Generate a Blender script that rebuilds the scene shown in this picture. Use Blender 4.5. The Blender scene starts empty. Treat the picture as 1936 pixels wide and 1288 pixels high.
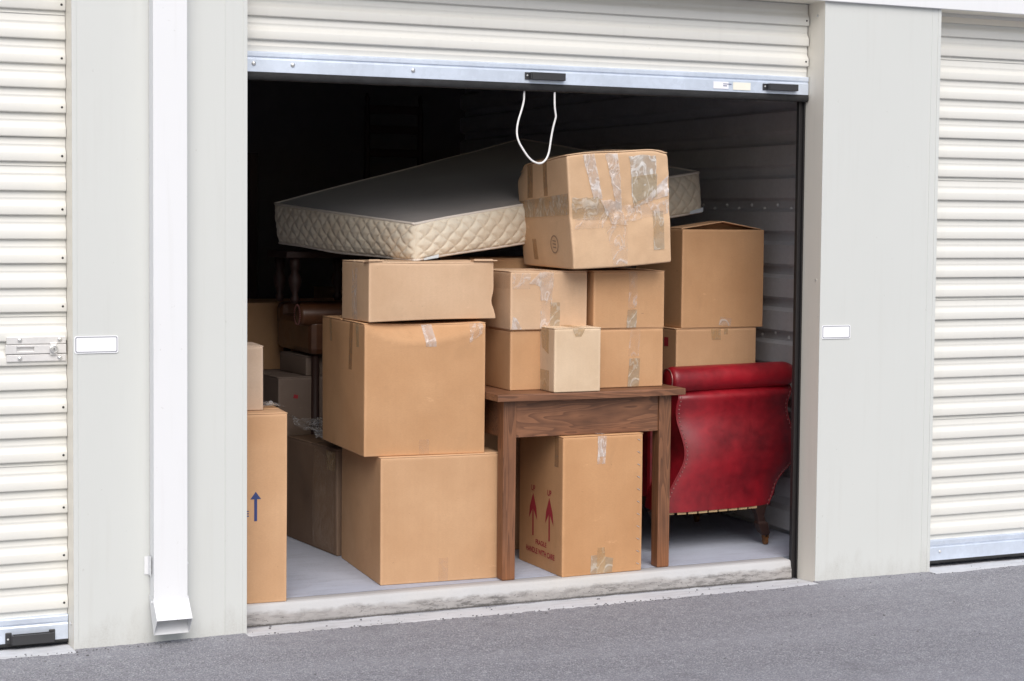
import bpy, math, random
import numpy as np
from mathutils import Matrix, Vector

S = bpy.context.scene
R = math.radians

# ------------------------------------------------------------------ camera
cam = bpy.data.cameras.new('camera')
cam_o = bpy.data.objects.new('camera', cam)
S.collection.objects.link(cam_o)
S.camera = cam_o
_rt = Vector((0.91486268, -0.40366509, 0.00898747))
_up = Vector((0.01280796, 0.05126139, 0.99860314))
_fw = Vector((0.40356194, 0.91346963, -0.05206726))
cam_o.matrix_world = Matrix.Translation((-1.67413, -6.16472, 1.54156)) @ Matrix((
    (_rt.x, _up.x, -_fw.x, 0), (_rt.y, _up.y, -_fw.y, 0), (_rt.z, _up.z, -_fw.z, 0), (0, 0, 0, 1)))
cam.sensor_width = 36
cam.lens = 3300 / 1936 * 36
cam.shift_y = -65.27 / 1936
cam.clip_end = 500

# ------------------------------------------------------------------ world, sun, exposure
world = bpy.data.worlds.new('World')
S.world = world
world.use_nodes = True
wn = world.node_tree
bg = wn.nodes['Background']
sky = wn.nodes.new('ShaderNodeTexSky')
sky.sky_type = 'NISHITA'
sky.sun_disc = False
sky.sun_elevation = R(45)
sky.sun_rotation = R(193)
sky.air_density = 1.0
sky.dust_density = 2.5
sky.ozone_density = 1.0
wn.links.new(sky.outputs[0], bg.inputs[0])
bg.inputs[1].default_value = 0.065
sun = bpy.data.lights.new('sun', 'SUN')
sun.energy = 1.5
sun.angle = R(50)
sun.color = (1.0, 0.965, 0.925)
sun_o = bpy.data.objects.new('sun', sun)
S.collection.objects.link(sun_o)
_sd = Vector((math.sin(R(193)) * math.cos(R(45)), math.cos(R(193)) * math.cos(R(45)), math.sin(R(45))))
sun_o.rotation_euler = _sd.to_track_quat('Z', 'Y').to_euler()
S.view_settings.view_transform = 'Standard'
S.view_settings.look = 'None'
S.view_settings.gamma = 1
S.view_settings.use_curve_mapping = False
S.view_settings.exposure = 0.84
S.cycles.max_bounces = 8
S.cycles.diffuse_bounces = 5
S.cycles.transparent_max_bounces = 16

COL = S.collection
rng = np.random.default_rng(7)
FZ = 0.09          # floor level used while laying out the goods (see settle_goods)
FLOOR = 0.075      # real storage floor height


# ------------------------------------------------------------------ node helpers
def new_mat(name):
    m = bpy.data.materials.new(name)
    m.use_nodes = True
    nt = m.node_tree
    b = nt.nodes['Principled BSDF']
    return m, nt, b


def nd(nt, t, **kw):
    n = nt.nodes.new(t)
    for k, v in kw.items():
        if k.startswith('i_'):
            key = k[2:].replace('_', ' ')
            n.inputs[int(key) if key.isdigit() else key].default_value = v
        else:
            setattr(n, k, v)
    return n


def coords(nt, scale=(1, 1, 1), rot=(0, 0, 0), src='Object'):
    tc = nd(nt, 'ShaderNodeTexCoord')
    mp = nd(nt, 'ShaderNodeMapping')
    mp.inputs['Scale'].default_value = scale
    mp.inputs['Rotation'].default_value = rot
    nt.links.new(tc.outputs[src], mp.inputs[0])
    return mp.outputs[0]


def noise(nt, vec, scale, detail=4, rough=.55, dist=0):
    n = nd(nt, 'ShaderNodeTexNoise', i_Scale=scale, i_Detail=detail, i_Roughness=rough, i_Distortion=dist)
    nt.links.new(vec, n.inputs['Vector'])
    return n.outputs['Fac']


def ramp(nt, fac, stops, interp='LINEAR'):
    r = nd(nt, 'ShaderNodeValToRGB')
    cr = r.color_ramp
    cr.interpolation = interp
    while len(cr.elements) < len(stops):
        cr.elements.new(.5)
    for e, (p, c) in zip(cr.elements, stops):
        e.position = p
        e.color = (c[0], c[1], c[2], 1) if hasattr(c, '__len__') else (c, c, c, 1)
    nt.links.new(fac, r.inputs[0])
    return r.outputs[0]


def mixc(nt, fac, a, b, mode='MIX'):
    m = nd(nt, 'ShaderNodeMix', data_type='RGBA', blend_type=mode)
    for sock, v in ((m.inputs[0], fac), (m.inputs[6], a), (m.inputs[7], b)):
        if isinstance(v, (int, float)):
            sock.default_value = v
        elif isinstance(v, tuple):
            sock.default_value = (v[0], v[1], v[2], 1)
        else:
            nt.links.new(v, sock)
    return m.outputs[2]


def mth(nt, op, a, b=None, c=None, clamp=False):
    m = nd(nt, 'ShaderNodeMath', operation=op, use_clamp=clamp)
    for i, v in enumerate((a, b, c)):
        if v is None:
            continue
        if isinstance(v, (int, float)):
            m.inputs[i].default_value = v
        else:
            nt.links.new(v, m.inputs[i])
    return m.outputs[0]


def bump(nt, b, h, strength=.3, dist=.002, prev=None):
    n = nd(nt, 'ShaderNodeBump', i_Strength=strength, i_Distance=dist)
    nt.links.new(h, n.inputs['Height'])
    if prev is not None:
        nt.links.new(prev, n.inputs['Normal'])
    nt.links.new(n.outputs[0], b.inputs['Normal'])
    return n.outputs[0]


# ------------------------------------------------------------------ materials
def painted_metal(name, col, rough=.45, dirt=.05, seed=0., wave=.25, splash=False):
    m, nt, b = new_mat(name)
    v = coords(nt, src='Object')
    big = noise(nt, v, 1.3, 3)
    c = mixc(nt, big, tuple(x * (1 - dirt) for x in col), col)
    speck = noise(nt, v, 45, 2)
    sp = ramp(nt, speck, [(0, 1), (.72, 1), (.78, 0)])
    c = mixc(nt, mth(nt, 'MULTIPLY', mth(nt, 'SUBTRACT', 1, sp), .25), c, (.35, .33, .29))
    if splash:
        tcz = nd(nt, 'ShaderNodeTexCoord')
        sz = nd(nt, 'ShaderNodeSeparateXYZ')
        nt.links.new(tcz.outputs['Object'], sz.inputs[0])
        reach = mth(nt, 'MULTIPLY_ADD', noise(nt, coords(nt, scale=(3, 3, 1)), 5, 4, .7), .34, -.075)
        sp_ = ramp(nt, mth(nt, 'SUBTRACT', reach, sz.outputs[2]), [(0, 0), (.10, 1)])
        fine_ = ramp(nt, noise(nt, v, 130, 3, .8), [(.40, .35), (.68, 1)])
        c = mixc(nt, mth(nt, 'MULTIPLY', mth(nt, 'MULTIPLY', sp_, fine_), .34), c, (.33, .30, .26))
    v2 = coords(nt, scale=(9, 9, .5))
    streak = ramp(nt, noise(nt, v2, 3, 4), [(.55, 0), (.8, 1)])
    c = mixc(nt, mth(nt, 'MULTIPLY', streak, .10), c, (.42, .40, .35))
    nt.links.new(c, b.inputs['Base Color'])
    nt.links.new(mth(nt, 'MULTIPLY_ADD', big, .2, rough - .1), b.inputs['Roughness'])
    bump(nt, b, noise(nt, v, 4, 2), wave, .004)
    return m


def galvanised(name, col=(.66, .70, .76), metallic=.55, rough=.42):
    m, nt, b = new_mat(name)
    v = coords(nt)
    vo = nd(nt, 'ShaderNodeTexVoronoi', i_Scale=60.)
    nt.links.new(v, vo.inputs['Vector'])
    sp = nd(nt, 'ShaderNodeSeparateColor')
    nt.links.new(vo.outputs['Color'], sp.inputs[0])
    f = mth(nt, 'MULTIPLY_ADD', sp.outputs[0], .06, .95)
    n = noise(nt, v, 6, 5)
    f = mth(nt, 'MULTIPLY', f, mth(nt, 'MULTIPLY_ADD', n, .3, .85))
    c = mixc(nt, 1.0, col, f, 'MULTIPLY')
    nt.links.new(c, b.inputs['Base Color'])
    b.inputs['Metallic'].default_value = metallic
    nt.links.new(mth(nt, 'MULTIPLY_ADD', n, .25, rough - .1), b.inputs['Roughness'])
    return m


def plain(name, col, rough=.5, metallic=0., bumps=0., bscale=60, var=.12, spec=.5):
    m, nt, b = new_mat(name)
    v = coords(nt)
    n = noise(nt, v, bscale * .3, 4)
    c = mixc(nt, n, tuple(x * (1 - var) for x in col), tuple(min(1, x * (1 + var)) for x in col))
    nt.links.new(c, b.inputs['Base Color'])
    b.inputs['Roughness'].default_value = rough
    b.inputs['Metallic'].default_value = metallic
    b.inputs['Specular IOR Level'].default_value = spec
    if bumps:
        bump(nt, b, noise(nt, v, bscale, 4), bumps, .002)
    return m


def cardboard(name, col, scuff=.45, flutes='x'):
    m, nt, b = new_mat(name)
    v = coords(nt)
    tc = nd(nt, 'ShaderNodeObjectInfo')
    off = nd(nt, 'ShaderNodeVectorMath', operation='ADD')
    nt.links.new(v, off.inputs[0])
    comb = nd(nt, 'ShaderNodeCombineXYZ')
    nt.links.new(mth(nt, 'MULTIPLY', tc.outputs['Random'], 37.), comb.inputs[0])
    nt.links.new(mth(nt, 'MULTIPLY', tc.outputs['Random'], 91.), comb.inputs[2])
    nt.links.new(comb.outputs[0], off.inputs[1])
    vv = off.outputs[0]
    big = noise(nt, vv, 2.6, 5, .6)
    lo = (col[0] * .90, col[1] * .84, col[2] * .78)
    hi = tuple(min(1, x * 1.1) for x in col)
    c = mixc(nt, ramp(nt, big, [(.3, 0), (.7, 1)]), lo, hi)
    fib = nd(nt, 'ShaderNodeMapping')
    fib.inputs['Scale'].default_value = (1, 1, 3.5)
    nt.links.new(vv, fib.inputs[0])
    fibre = noise(nt, fib.outputs[0], 110, 3, .7)
    c = mixc(nt, mth(nt, 'MULTIPLY', ramp(nt, fibre, [(.35, 1), (.6, 0)]), .16), c, tuple(x * .62 for x in col))
    # pale rubbed scuffs and short scratches
    sc = nd(nt, 'ShaderNodeMapping')
    sc.inputs['Scale'].default_value = (5, 5, 14)
    sc.inputs['Rotation'].default_value = (0, .5, .2)
    nt.links.new(vv, sc.inputs[0])
    s1 = ramp(nt, noise(nt, sc.outputs[0], 1.7, 6, .68), [(.66, 0), (.74, 1)])
    c = mixc(nt, mth(nt, 'MULTIPLY', s1, scuff), c, tuple(min(1, x * 1.32 + .05) for x in col))
    # greasy darker smudges and short dark nicks
    sm = ramp(nt, noise(nt, vv, 6.5, 5, .62, .4), [(.58, 0), (.74, 1)])
    c = mixc(nt, mth(nt, 'MULTIPLY', sm, .22), c, tuple(x * .62 for x in col))
    nk = nd(nt, 'ShaderNodeMapping')
    nk.inputs['Scale'].default_value = (1, 1, 2.6)
    nt.links.new(vv, nk.inputs[0])
    n3 = ramp(nt, noise(nt, nk.outputs[0], 38, 2, .5), [(.745, 0), (.77, 1)])
    c = mixc(nt, mth(nt, 'MULTIPLY', n3, .5), c, tuple(x * .45 for x in col))
    # faint vertical flute lines
    fl = nd(nt, 'ShaderNodeMapping')
    fl.inputs['Scale'].default_value = (1, 1, .03)
    nt.links.new(vv, fl.inputs[0])
    fln = noise(nt, fl.outputs[0], 55, 2, .6)
    c = mixc(nt, mth(nt, 'MULTIPLY', ramp(nt, fln, [(.4, 0), (.62, 1)]), .06), c, tuple(x * .72 for x in col))
    # worn edges (attribute holds the distance to the nearest box edge)
    at = nd(nt, 'ShaderNodeAttribute', attribute_name='edge')
    er = ramp(nt, mth(nt, 'ADD', at.outputs['Fac'], mth(nt, 'MULTIPLY', noise(nt, vv, 30, 4), .012)),
              [(0, 1), (.010, .8), (.017, 0)])
    c = mixc(nt, mth(nt, 'MULTIPLY', er, .30), c, tuple(min(1, x * 1.35 + .04) for x in col))
    nt.links.new(c, b.inputs['Base Color'])
    b.inputs['Roughness'].default_value = .78
    b.inputs['Specular IOR Level'].default_value = .25
    h = mth(nt, 'ADD', mth(nt, 'MULTIPLY', fln, .25), mth(nt, 'ADD', big, mth(nt, 'MULTIPLY', fibre, .25)))
    bump(nt, b, h, .35, .004)
    return m


def tape_mat(name, tint, clear=.6, wrinkle=.7, rough=.16, alpha_low=.0, glint=.5):
    m, nt, b = new_mat(name)
    v = coords(nt)
    w1 = noise(nt, coords(nt, scale=(1, 1, .55)), 15, 3, .5, 1.6)
    # creases: thin ridges where the noise crosses its middle value
    rid = ramp(nt, mth(nt, 'ABSOLUTE', mth(nt, 'SUBTRACT', w1, .5)), [(0, 1), (.018, .75), (.055, 0)])
    h = mth(nt, 'ADD', w1, mth(nt, 'MULTIPLY', rid, .25))
    soft = ramp(nt, noise(nt, v, 11, 3, .5, .8), [(.42, 0), (.66, 1)])
    glints = mth(nt, 'MULTIPLY', mth(nt, 'ADD', mth(nt, 'MULTIPLY', rid, .8), mth(nt, 'MULTIPLY', soft, .45)), 1.0, clamp=True)
    b.inputs['Roughness'].default_value = rough
    c = mixc(nt, mth(nt, 'MULTIPLY', glints, glint), tint, (.93, .92, .93))  # painted glints: whitish colour along creases and in soft patches
    nt.links.new(c, b.inputs['Base Color'])
    b.inputs['Specular IOR Level'].default_value = .7
    bump(nt, b, h, wrinkle * .7, .006)
    tr = nd(nt, 'ShaderNodeBsdfTransparent')
    k_ = .985 if clear > .6 and tint[0] > .6 else .92
    tr.inputs[0].default_value = (k_, k_ * (.99 if k_ > .95 else .95), k_ * (.98 if k_ > .95 else .86), 1)
    mx = nd(nt, 'ShaderNodeMixShader')
    blotch = ramp(nt, noise(nt, v, 8, 4, .6), [(.35, .55), (.65, 1.25)])
    a = mth(nt, 'MULTIPLY', mth(nt, 'ADD', mth(nt, 'MULTIPLY', glints, glint), 1 - clear), blotch, clamp=True)
    nt.links.new(a, mx.inputs[0])
    nt.links.new(tr.outputs[0], mx.inputs[1])
    nt.links.new(b.outputs[0], mx.inputs[2])
    nt.links.new(mx.outputs[0], nt.nodes['Material Output'].inputs[0])
    return m


def wood(name, dark, light, scale=1., along='x', rough=.5, worn=False):
    m, nt, b = new_mat(name)
    s = {'x': (.9, 9, 9), 'z': (9, 9, .7)}[along]
    v = coords(nt, scale=s)
    oi = nd(nt, 'ShaderNodeObjectInfo')
    ad = nd(nt, 'ShaderNodeVectorMath', operation='ADD')
    nt.links.new(v, ad.inputs[0])
    cb = nd(nt, 'ShaderNodeCombineXYZ')
    nt.links.new(mth(nt, 'MULTIPLY', oi.outputs['Random'], 23.), cb.inputs[0])
    nt.links.new(mth(nt, 'MULTIPLY', oi.outputs['Random'], 51.), cb.inputs[1])
    nt.links.new(cb.outputs[0], ad.inputs[1])
    vv = ad.outputs[0]
    g = noise(nt, vv, 1.5 * scale, 2, .5, .8)
    rings = mth(nt, 'FRACT', mth(nt, 'MULTIPLY', g, 11))
    rings = ramp(nt, rings, [(0, 0), (.75, .8), (.92, 1), (1, 0)])
    fine = noise(nt, vv, 24 * scale, 3, .7)
    f = mth(nt, 'MULTIPLY_ADD', rings, .55, mth(nt, 'MULTIPLY', fine, .45))
    c = mixc(nt, f, dark, light)
    blot = noise(nt, coords(nt), 5, 3)
    c = mixc(nt, mth(nt, 'MULTIPLY', ramp(nt, blot, [(.45, 0), (.75, 1)]), .45), c, tuple(x * .55 for x in dark))
    if worn:
        tcw = nd(nt, 'ShaderNodeTexCoord')
        sx = nd(nt, 'ShaderNodeSeparateXYZ')
        nt.links.new(tcw.outputs['Object'], sx.inputs[0])
        low = ramp(nt, mth(nt, 'ADD', sx.outputs[2], mth(nt, 'MULTIPLY', fine, .12)), [(.05, 1), (.22, 0)])
        c = mixc(nt, mth(nt, 'MULTIPLY', low, .5), c, (.30, .11, .035))
    nt.links.new(c, b.inputs['Base Color'])
    b.inputs['Roughness'].default_value = rough
    bump(nt, b, mth(nt, 'ADD', fine, rings), .18, .0015)
    return m


def leather(name, a, bcol):
    m, nt, b = new_mat(name)
    v = coords(nt)
    n1 = noise(nt, v, 3.6, 4, .55, .3)
    n2 = noise(nt, v, 26, 4, .6)
    f = mth(nt, 'ADD', mth(nt, 'MULTIPLY', n1, .75), mth(nt, 'MULTIPLY', n2, .25))
    c = mixc(nt, ramp(nt, f, [(.34, 0), (.64, 1)]), a, bcol)
    nt.links.new(c, b.inputs['Base Color'])
    nt.links.new(mth(nt, 'MULTIPLY_ADD', n2, .25, .30), b.inputs['Roughness'])
    vo = nd(nt, 'ShaderNodeTexVoronoi', i_Scale=240., feature='DISTANCE_TO_EDGE')
    nt.links.new(v, vo.inputs['Vector'])
    p = bump(nt, b, mth(nt, 'MINIMUM', vo.outputs['Distance'], .25), .35, .0012)
    bump(nt, b, n1, .25, .02, p)
    b.inputs['Coat Weight'].default_value = .25
    b.inputs['Coat Roughness'].default_value = .25
    return m


def concrete(name, base, dark, stain=.5, scale=1., mottled=True):
    m, nt, b = new_mat(name)
    v = coords(nt)
    n1 = noise(nt, v, 2.2 * scale, 6, .65)
    c = mixc(nt, n1, tuple(x * .82 for x in base), tuple(min(1, x * 1.15) for x in base))
    v2 = coords(nt, scale=(1.0, 6, 16))
    s = ramp(nt, noise(nt, v2, 5 * scale, 8, .75), [(.50, 0), (.63, 1)])
    s2 = ramp(nt, noise(nt, v, 70, 3, .7), [(.62, 0), (.70, 1)])
    c = mixc(nt, mth(nt, 'MULTIPLY', s, stain), c, dark)
    c = mixc(nt, mth(nt, 'MULTIPLY', s2, stain * .8), c, tuple(x * .5 for x in dark))
    nt.links.new(c, b.inputs['Base Color'])
    b.inputs['Roughness'].default_value = .85
    h = mth(nt, 'ADD', mth(nt, 'MULTIPLY', s, -.6), noise(nt, v, 60, 4))
    bump(nt, b, h, .5, .004)
    return m


def sill_mat():
    """weathered sill: clean pale nosing, grime, black scuffs and chips on the lower riser"""
    m, nt, b = new_mat('sill_concrete')
    v = coords(nt)
    tc = nd(nt, 'ShaderNodeTexCoord')
    sx = nd(nt, 'ShaderNodeSeparateXYZ')
    nt.links.new(tc.outputs['Object'], sx.inputs[0])
    base = mixc(nt, noise(nt, v, 4, 5, .6), (.44, .44, .445), (.58, .58, .585))
    warm = ramp(nt, noise(nt, coords(nt, scale=(1, 1, 2)), 1.1, 3), [(.45, 0), (.65, 1)])
    base = mixc(nt, mth(nt, 'MULTIPLY', warm, .3), base, (.54, .475, .39))
    edge = mth(nt, 'MULTIPLY_ADD', noise(nt, coords(nt, scale=(1, 1, 1)), 7, 4, .7), .055, .020)
    low = mth(nt, 'GREATER_THAN', edge, sx.outputs[2])
    low = ramp(nt, mth(nt, 'SUBTRACT', edge, sx.outputs[2]), [(0, 0), (.018, 1)])
    c = mixc(nt, mth(nt, 'MULTIPLY', low, .70), base, (.30, .275, .26))
    s1 = ramp(nt, noise(nt, coords(nt, scale=(.9, 3, 4.5)), 15, 8, .78), [(.49, 0), (.58, 1)])
    patch = ramp(nt, noise(nt, v, 1.7, 2), [(.40, .25), (.58, 1)])
    c = mixc(nt, mth(nt, 'MULTIPLY', mth(nt, 'MULTIPLY', s1, patch), mth(nt, 'MULTIPLY', low, .80)), c, (.09, .085, .08))
    s2 = ramp(nt, noise(nt, coords(nt, scale=(1, 1, 1.6)), 75, 3, .7), [(.63, 0), (.68, 1)])
    c = mixc(nt, mth(nt, 'MULTIPLY', s2, mth(nt, 'MULTIPLY_ADD', low, .6, .08)), c, (.10, .09, .09))
    base_l = ramp(nt, mth(nt, 'ADD', sx.outputs[2], mth(nt, 'MULTIPLY', noise(nt, v, 55, 4, .7), .012)), [(0, 1), (.0050, 1), (.0085, 0)])
    c = mixc(nt, mth(nt, 'MULTIPLY', base_l, .8), c, (.06, .055, .05))
    top = ramp(nt, sx.outputs[1], [(.0, 0), (.166, 0), (.172, 1)])
    c = mixc(nt, mth(nt, 'MULTIPLY', top, .45), c, (.30, .29, .30))
    nt.links.new(c, b.inputs['Base Color'])
    b.inputs['Roughness'].default_value = .85
    h = mth(nt, 'ADD', mth(nt, 'MULTIPLY', mth(nt, 'ADD', s1, s2), mth(nt, 'MULTIPLY', low, -.5)), noise(nt, v, 45, 4))
    bump(nt, b, h, .5, .004)
    return m


def asphalt_mat():
    m, nt, b = new_mat('asphalt')
    v = coords(nt)
    vo = nd(nt, 'ShaderNodeTexVoronoi', i_Scale=230., i_Randomness=1.)
    nt.links.new(v, vo.inputs['Vector'])
    sp = nd(nt, 'ShaderNodeSeparateColor')
    nt.links.new(vo.outputs['Color'], sp.inputs[0])
    st = ramp(nt, sp.outputs[0], [(0, (.215, .215, .240)), (.45, (.335, .335, .370)), (.8, (.45, .45, .49)), (.97, (.64, .64, .68))])
    gap = ramp(nt, vo.outputs['Distance'], [(.35, 0), (.75, 1)])
    c = mixc(nt, mth(nt, 'MULTIPLY', gap, .40), st, (.14, .14, .16))
    mid = noise(nt, v, 18, 5, .7)
    c = mixc(nt, ramp(nt, mid, [(.3, .45), (.7, 0)]), c, (.19, .19, .208))
    v2 = coords(nt, scale=(.35, 2.2, 1), rot=(0, 0, .05))
    tr = ramp(nt, noise(nt, v2, 1.6, 5, .6), [(.42, 0), (.68, 1)])
    c = mixc(nt, mth(nt, 'MULTIPLY', tr, .32), c, (.43, .43, .475))
    blot = ramp(nt, noise(nt, v, 3.1, 4, .6), [(.60, 0), (.75, 1)])
    c = mixc(nt, mth(nt, 'MULTIPLY', blot, .30), c, (.10, .098, .105))
    nt.links.new(c, b.inputs['Base Color'])
    b.inputs['Roughness'].default_value = .88
    h = mth(nt, 'SUBTRACT', mth(nt, 'MULTIPLY', mid, 1.2), vo.outputs['Distance'])
    bump(nt, b, h, .8, .006)
    return m


def mattress_mat(name, col, stain):
    m, nt, b = new_mat(name)
    v = coords(nt)
    n = ramp(nt, noise(nt, v, 5, 5, .65), [(.45, 0), (.68, 1)])
    f = noise(nt, v, 160, 3, .7)
    c = mixc(nt, mth(nt, 'MULTIPLY', n, .35), col, stain)
    c = mixc(nt, mth(nt, 'MULTIPLY', f, .25), c, tuple(x * .6 for x in col))
    at = nd(nt, 'ShaderNodeAttribute', attribute_name='stitch')
    c = mixc(nt, mth(nt, 'MULTIPLY', at.outputs['Fac'], .35), c, stain)
    nt.links.new(c, b.inputs['Base Color'])
    b.inputs['Roughness'].default_value = .9
    b.inputs['Sheen Weight'].default_value = .2
    bump(nt, b, f, .25, .002)
    return m


M = {}
M['cream'] = painted_metal('cream_door_paint', (.755, .75, .708), .38, .05, wave=.15)
M['pier'] = painted_metal('pier_paint', (.655, .672, .650), .5, .06, splash=True)
M['pier_side'] = painted_metal('pier_trim_lit_paint', (.84, .80, .71), .5, .04)  # cream trim, colour raised to stand in for side light on the jambs
M['white'] = painted_metal('white_paint', (.81, .82, .835), .35, .03)
M['latch'] = galvanised('latch_steel', (.80, .79, .78), .35, .35)
M['galv'] = galvanised('galvanised_steel', (.70, .77, .88), .45, .38)
M['wall_steel'] = galvanised('wall_steel', (.62, .62, .64), .15, .5)
M['screw_head_glint'] = plain('screw_head_glint', (.88, .88, .88), .35, .1)  # pale and barely metallic: painted glint for screws on the dim wall
M['dim_wall'] = plain('darkened_wall', (.16, .15, .15), .8)  # darkened so the gloom deep in the unit is in the colour
M['zinc'] = plain('zinc_screw', (.75, .75, .74), .3, .8)
M['black'] = plain('black_plastic', (.035, .035, .038), .45, bumps=.2)
M['rubber'] = plain('rubber_seal', (.022, .022, .023), .8, bumps=.8, bscale=90, var=.5)
M['guide'] = plain('guide_metal', (.028, .026, .027), .4, .3)
M['hole'] = plain('dark_rivet', (.03, .03, .03), .5)
M['sign'] = plain('sign_face', (.90, .91, .93), .3, var=.02)
M['sign_line'] = plain('sign_border', (.20, .21, .26), .4)
M['sticker_a'] = plain('sticker_white', (.88, .88, .92), .5, var=.04)
M['sticker_b'] = plain('sticker_cream', (.86, .84, .74), .5, var=.04)
M['cord'] = plain('cord', (.86, .85, .83), .6)
M['floor'] = concrete('floor_concrete', (.44, .47, .56), (.32, .32, .37), .25)
M['sill'] = sill_mat()
M['lip'] = concrete('lip_concrete', (.64, .655, .69), (.36, .35, .35), .35)
M['asphalt'] = asphalt_mat()
M['stone'] = plain('asphalt_stone', (.16, .16, .17), .9, var=.4)
M['wood_x'] = wood('table_wood', (.090, .038, .020), (.31, .138, .068), along='x')
M['wood_z'] = wood('table_leg_wood', (.080, .033, .016), (.28, .122, .058), along='z', worn=True)
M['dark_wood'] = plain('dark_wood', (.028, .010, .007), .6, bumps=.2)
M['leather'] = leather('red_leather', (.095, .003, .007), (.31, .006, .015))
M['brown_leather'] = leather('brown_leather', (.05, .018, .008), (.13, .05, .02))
M['nail'] = plain('nail_head', (.34, .15, .14), .35, .6)
M['webbing'] = plain('webbing', (.40, .28, .15), .9, bumps=.5)
M['brass'] = plain('caster_brass', (.26, .12, .05), .4, .7)
M['quilt'] = mattress_mat('quilted_ticking', (.72, .65, .53), (.52, .38, .24))
M['mtop'] = mattress_mat('mattress_top_fabric', (.195, .176, .165), (.14, .12, .11))
M['piping'] = plain('mattress_piping', (.66, .60, .54), .8)
M['tag'] = plain('fabric_tag', (.72, .82, .93), .7)
M['ink_blue'] = plain('ink_blue', (.035, .055, .17), .8)
M['ink_red'] = plain('ink_red', (.33, .020, .032), .8)
M['ink_dark'] = plain('ink_brown', (.27, .18, .12), .8)
M['label'] = tape_mat('grimy_label', (.52, .48, .42), .42, .8, .35, glint=.5)
M['clear'] = tape_mat('clear_tape', (.72, .58, .46), .88, .8, .16, glint=.42)
M['milky'] = tape_mat('milky_tape', (.74, .66, .60), .60, .8, .15, glint=.36)
M['tan_tape'] = tape_mat('tan_tape', (.56, .40, .22), .55, .5, .22, glint=.18)
M['old_tape'] = tape_mat('old_tape', (.48, .38, .25), .58, .8, .2, glint=.26)
M['faint'] = tape_mat('faint_tape', (.66, .47, .32), .88, .4, .25, glint=.10)
M['brown_tape'] = tape_mat('brown_tape', (.34, .22, .13), .60, .4, .3, glint=.05)
M['film'] = tape_mat('plastic_film', (.40, .40, .42), .72, 1.0, .15, glint=.28)
M['kraft'] = cardboard('kraft', (0.533, 0.315, 0.169))
M['kraft_pale'] = cardboard('kraft_pale', (0.598, 0.418, 0.277))
M['kraft_tan'] = cardboard('kraft_tan', (0.551, 0.342, 0.197))
M['kraft_grey'] = cardboard('kraft_grey', (0.528, 0.405, 0.308))
M['kraft_deep'] = cardboard('kraft_deep', (0.522, 0.291, 0.145))
M['kraft_light'] = cardboard('kraft_light', (0.651, 0.502, 0.352))
M['kraft_worn'] = cardboard('kraft_worn', (0.598, 0.414, 0.264), scuff=.6)
M['kraft_white_shaded'] = cardboard('kraft_whitish_shaded', (.19, .145, .120))  # pale kraft darkened: the shade around these cartons is in the colour
M['kraft_dim'] = cardboard('kraft_dim', (.20, .135, .095))  # darker kraft copy, shade of the dim back put into its colour
M['kraft_far'] = cardboard('kraft_brown', (.50, .32, .19))


# ------------------------------------------------------------------ object helpers
def thing(name, label, cat, loc=(0, 0, 0), rot=(0, 0, 0), group=None):
    o = bpy.data.objects.new(name, None)
    COL.objects.link(o)
    o.empty_display_size = .1
    o.location = loc
    o.rotation_euler = rot
    o['label'] = label
    o['category'] = cat
    if group:
        o['group'] = group
    return o


def link(name, me, mat=None, parent=None, loc=(0, 0, 0), rot=(0, 0, 0)):
    o = bpy.data.objects.new(name, me)
    COL.objects.link(o)
    if mat is not None and not me.materials:
        me.materials.append(mat)
    if parent:
        o.parent = parent
    o.location = loc
    o.rotation_euler = rot
    return o


def mesh(name, V, F, smooth=False):
    me = bpy.data.meshes.new(name)
    me.from_pydata([tuple(map(float, v)) for v in V], [], [tuple(map(int, f)) for f in F])
    me.update()
    if smooth:
        me.polygons.foreach_set('use_smooth', [True] * len(me.polygons))
    return me


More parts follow.
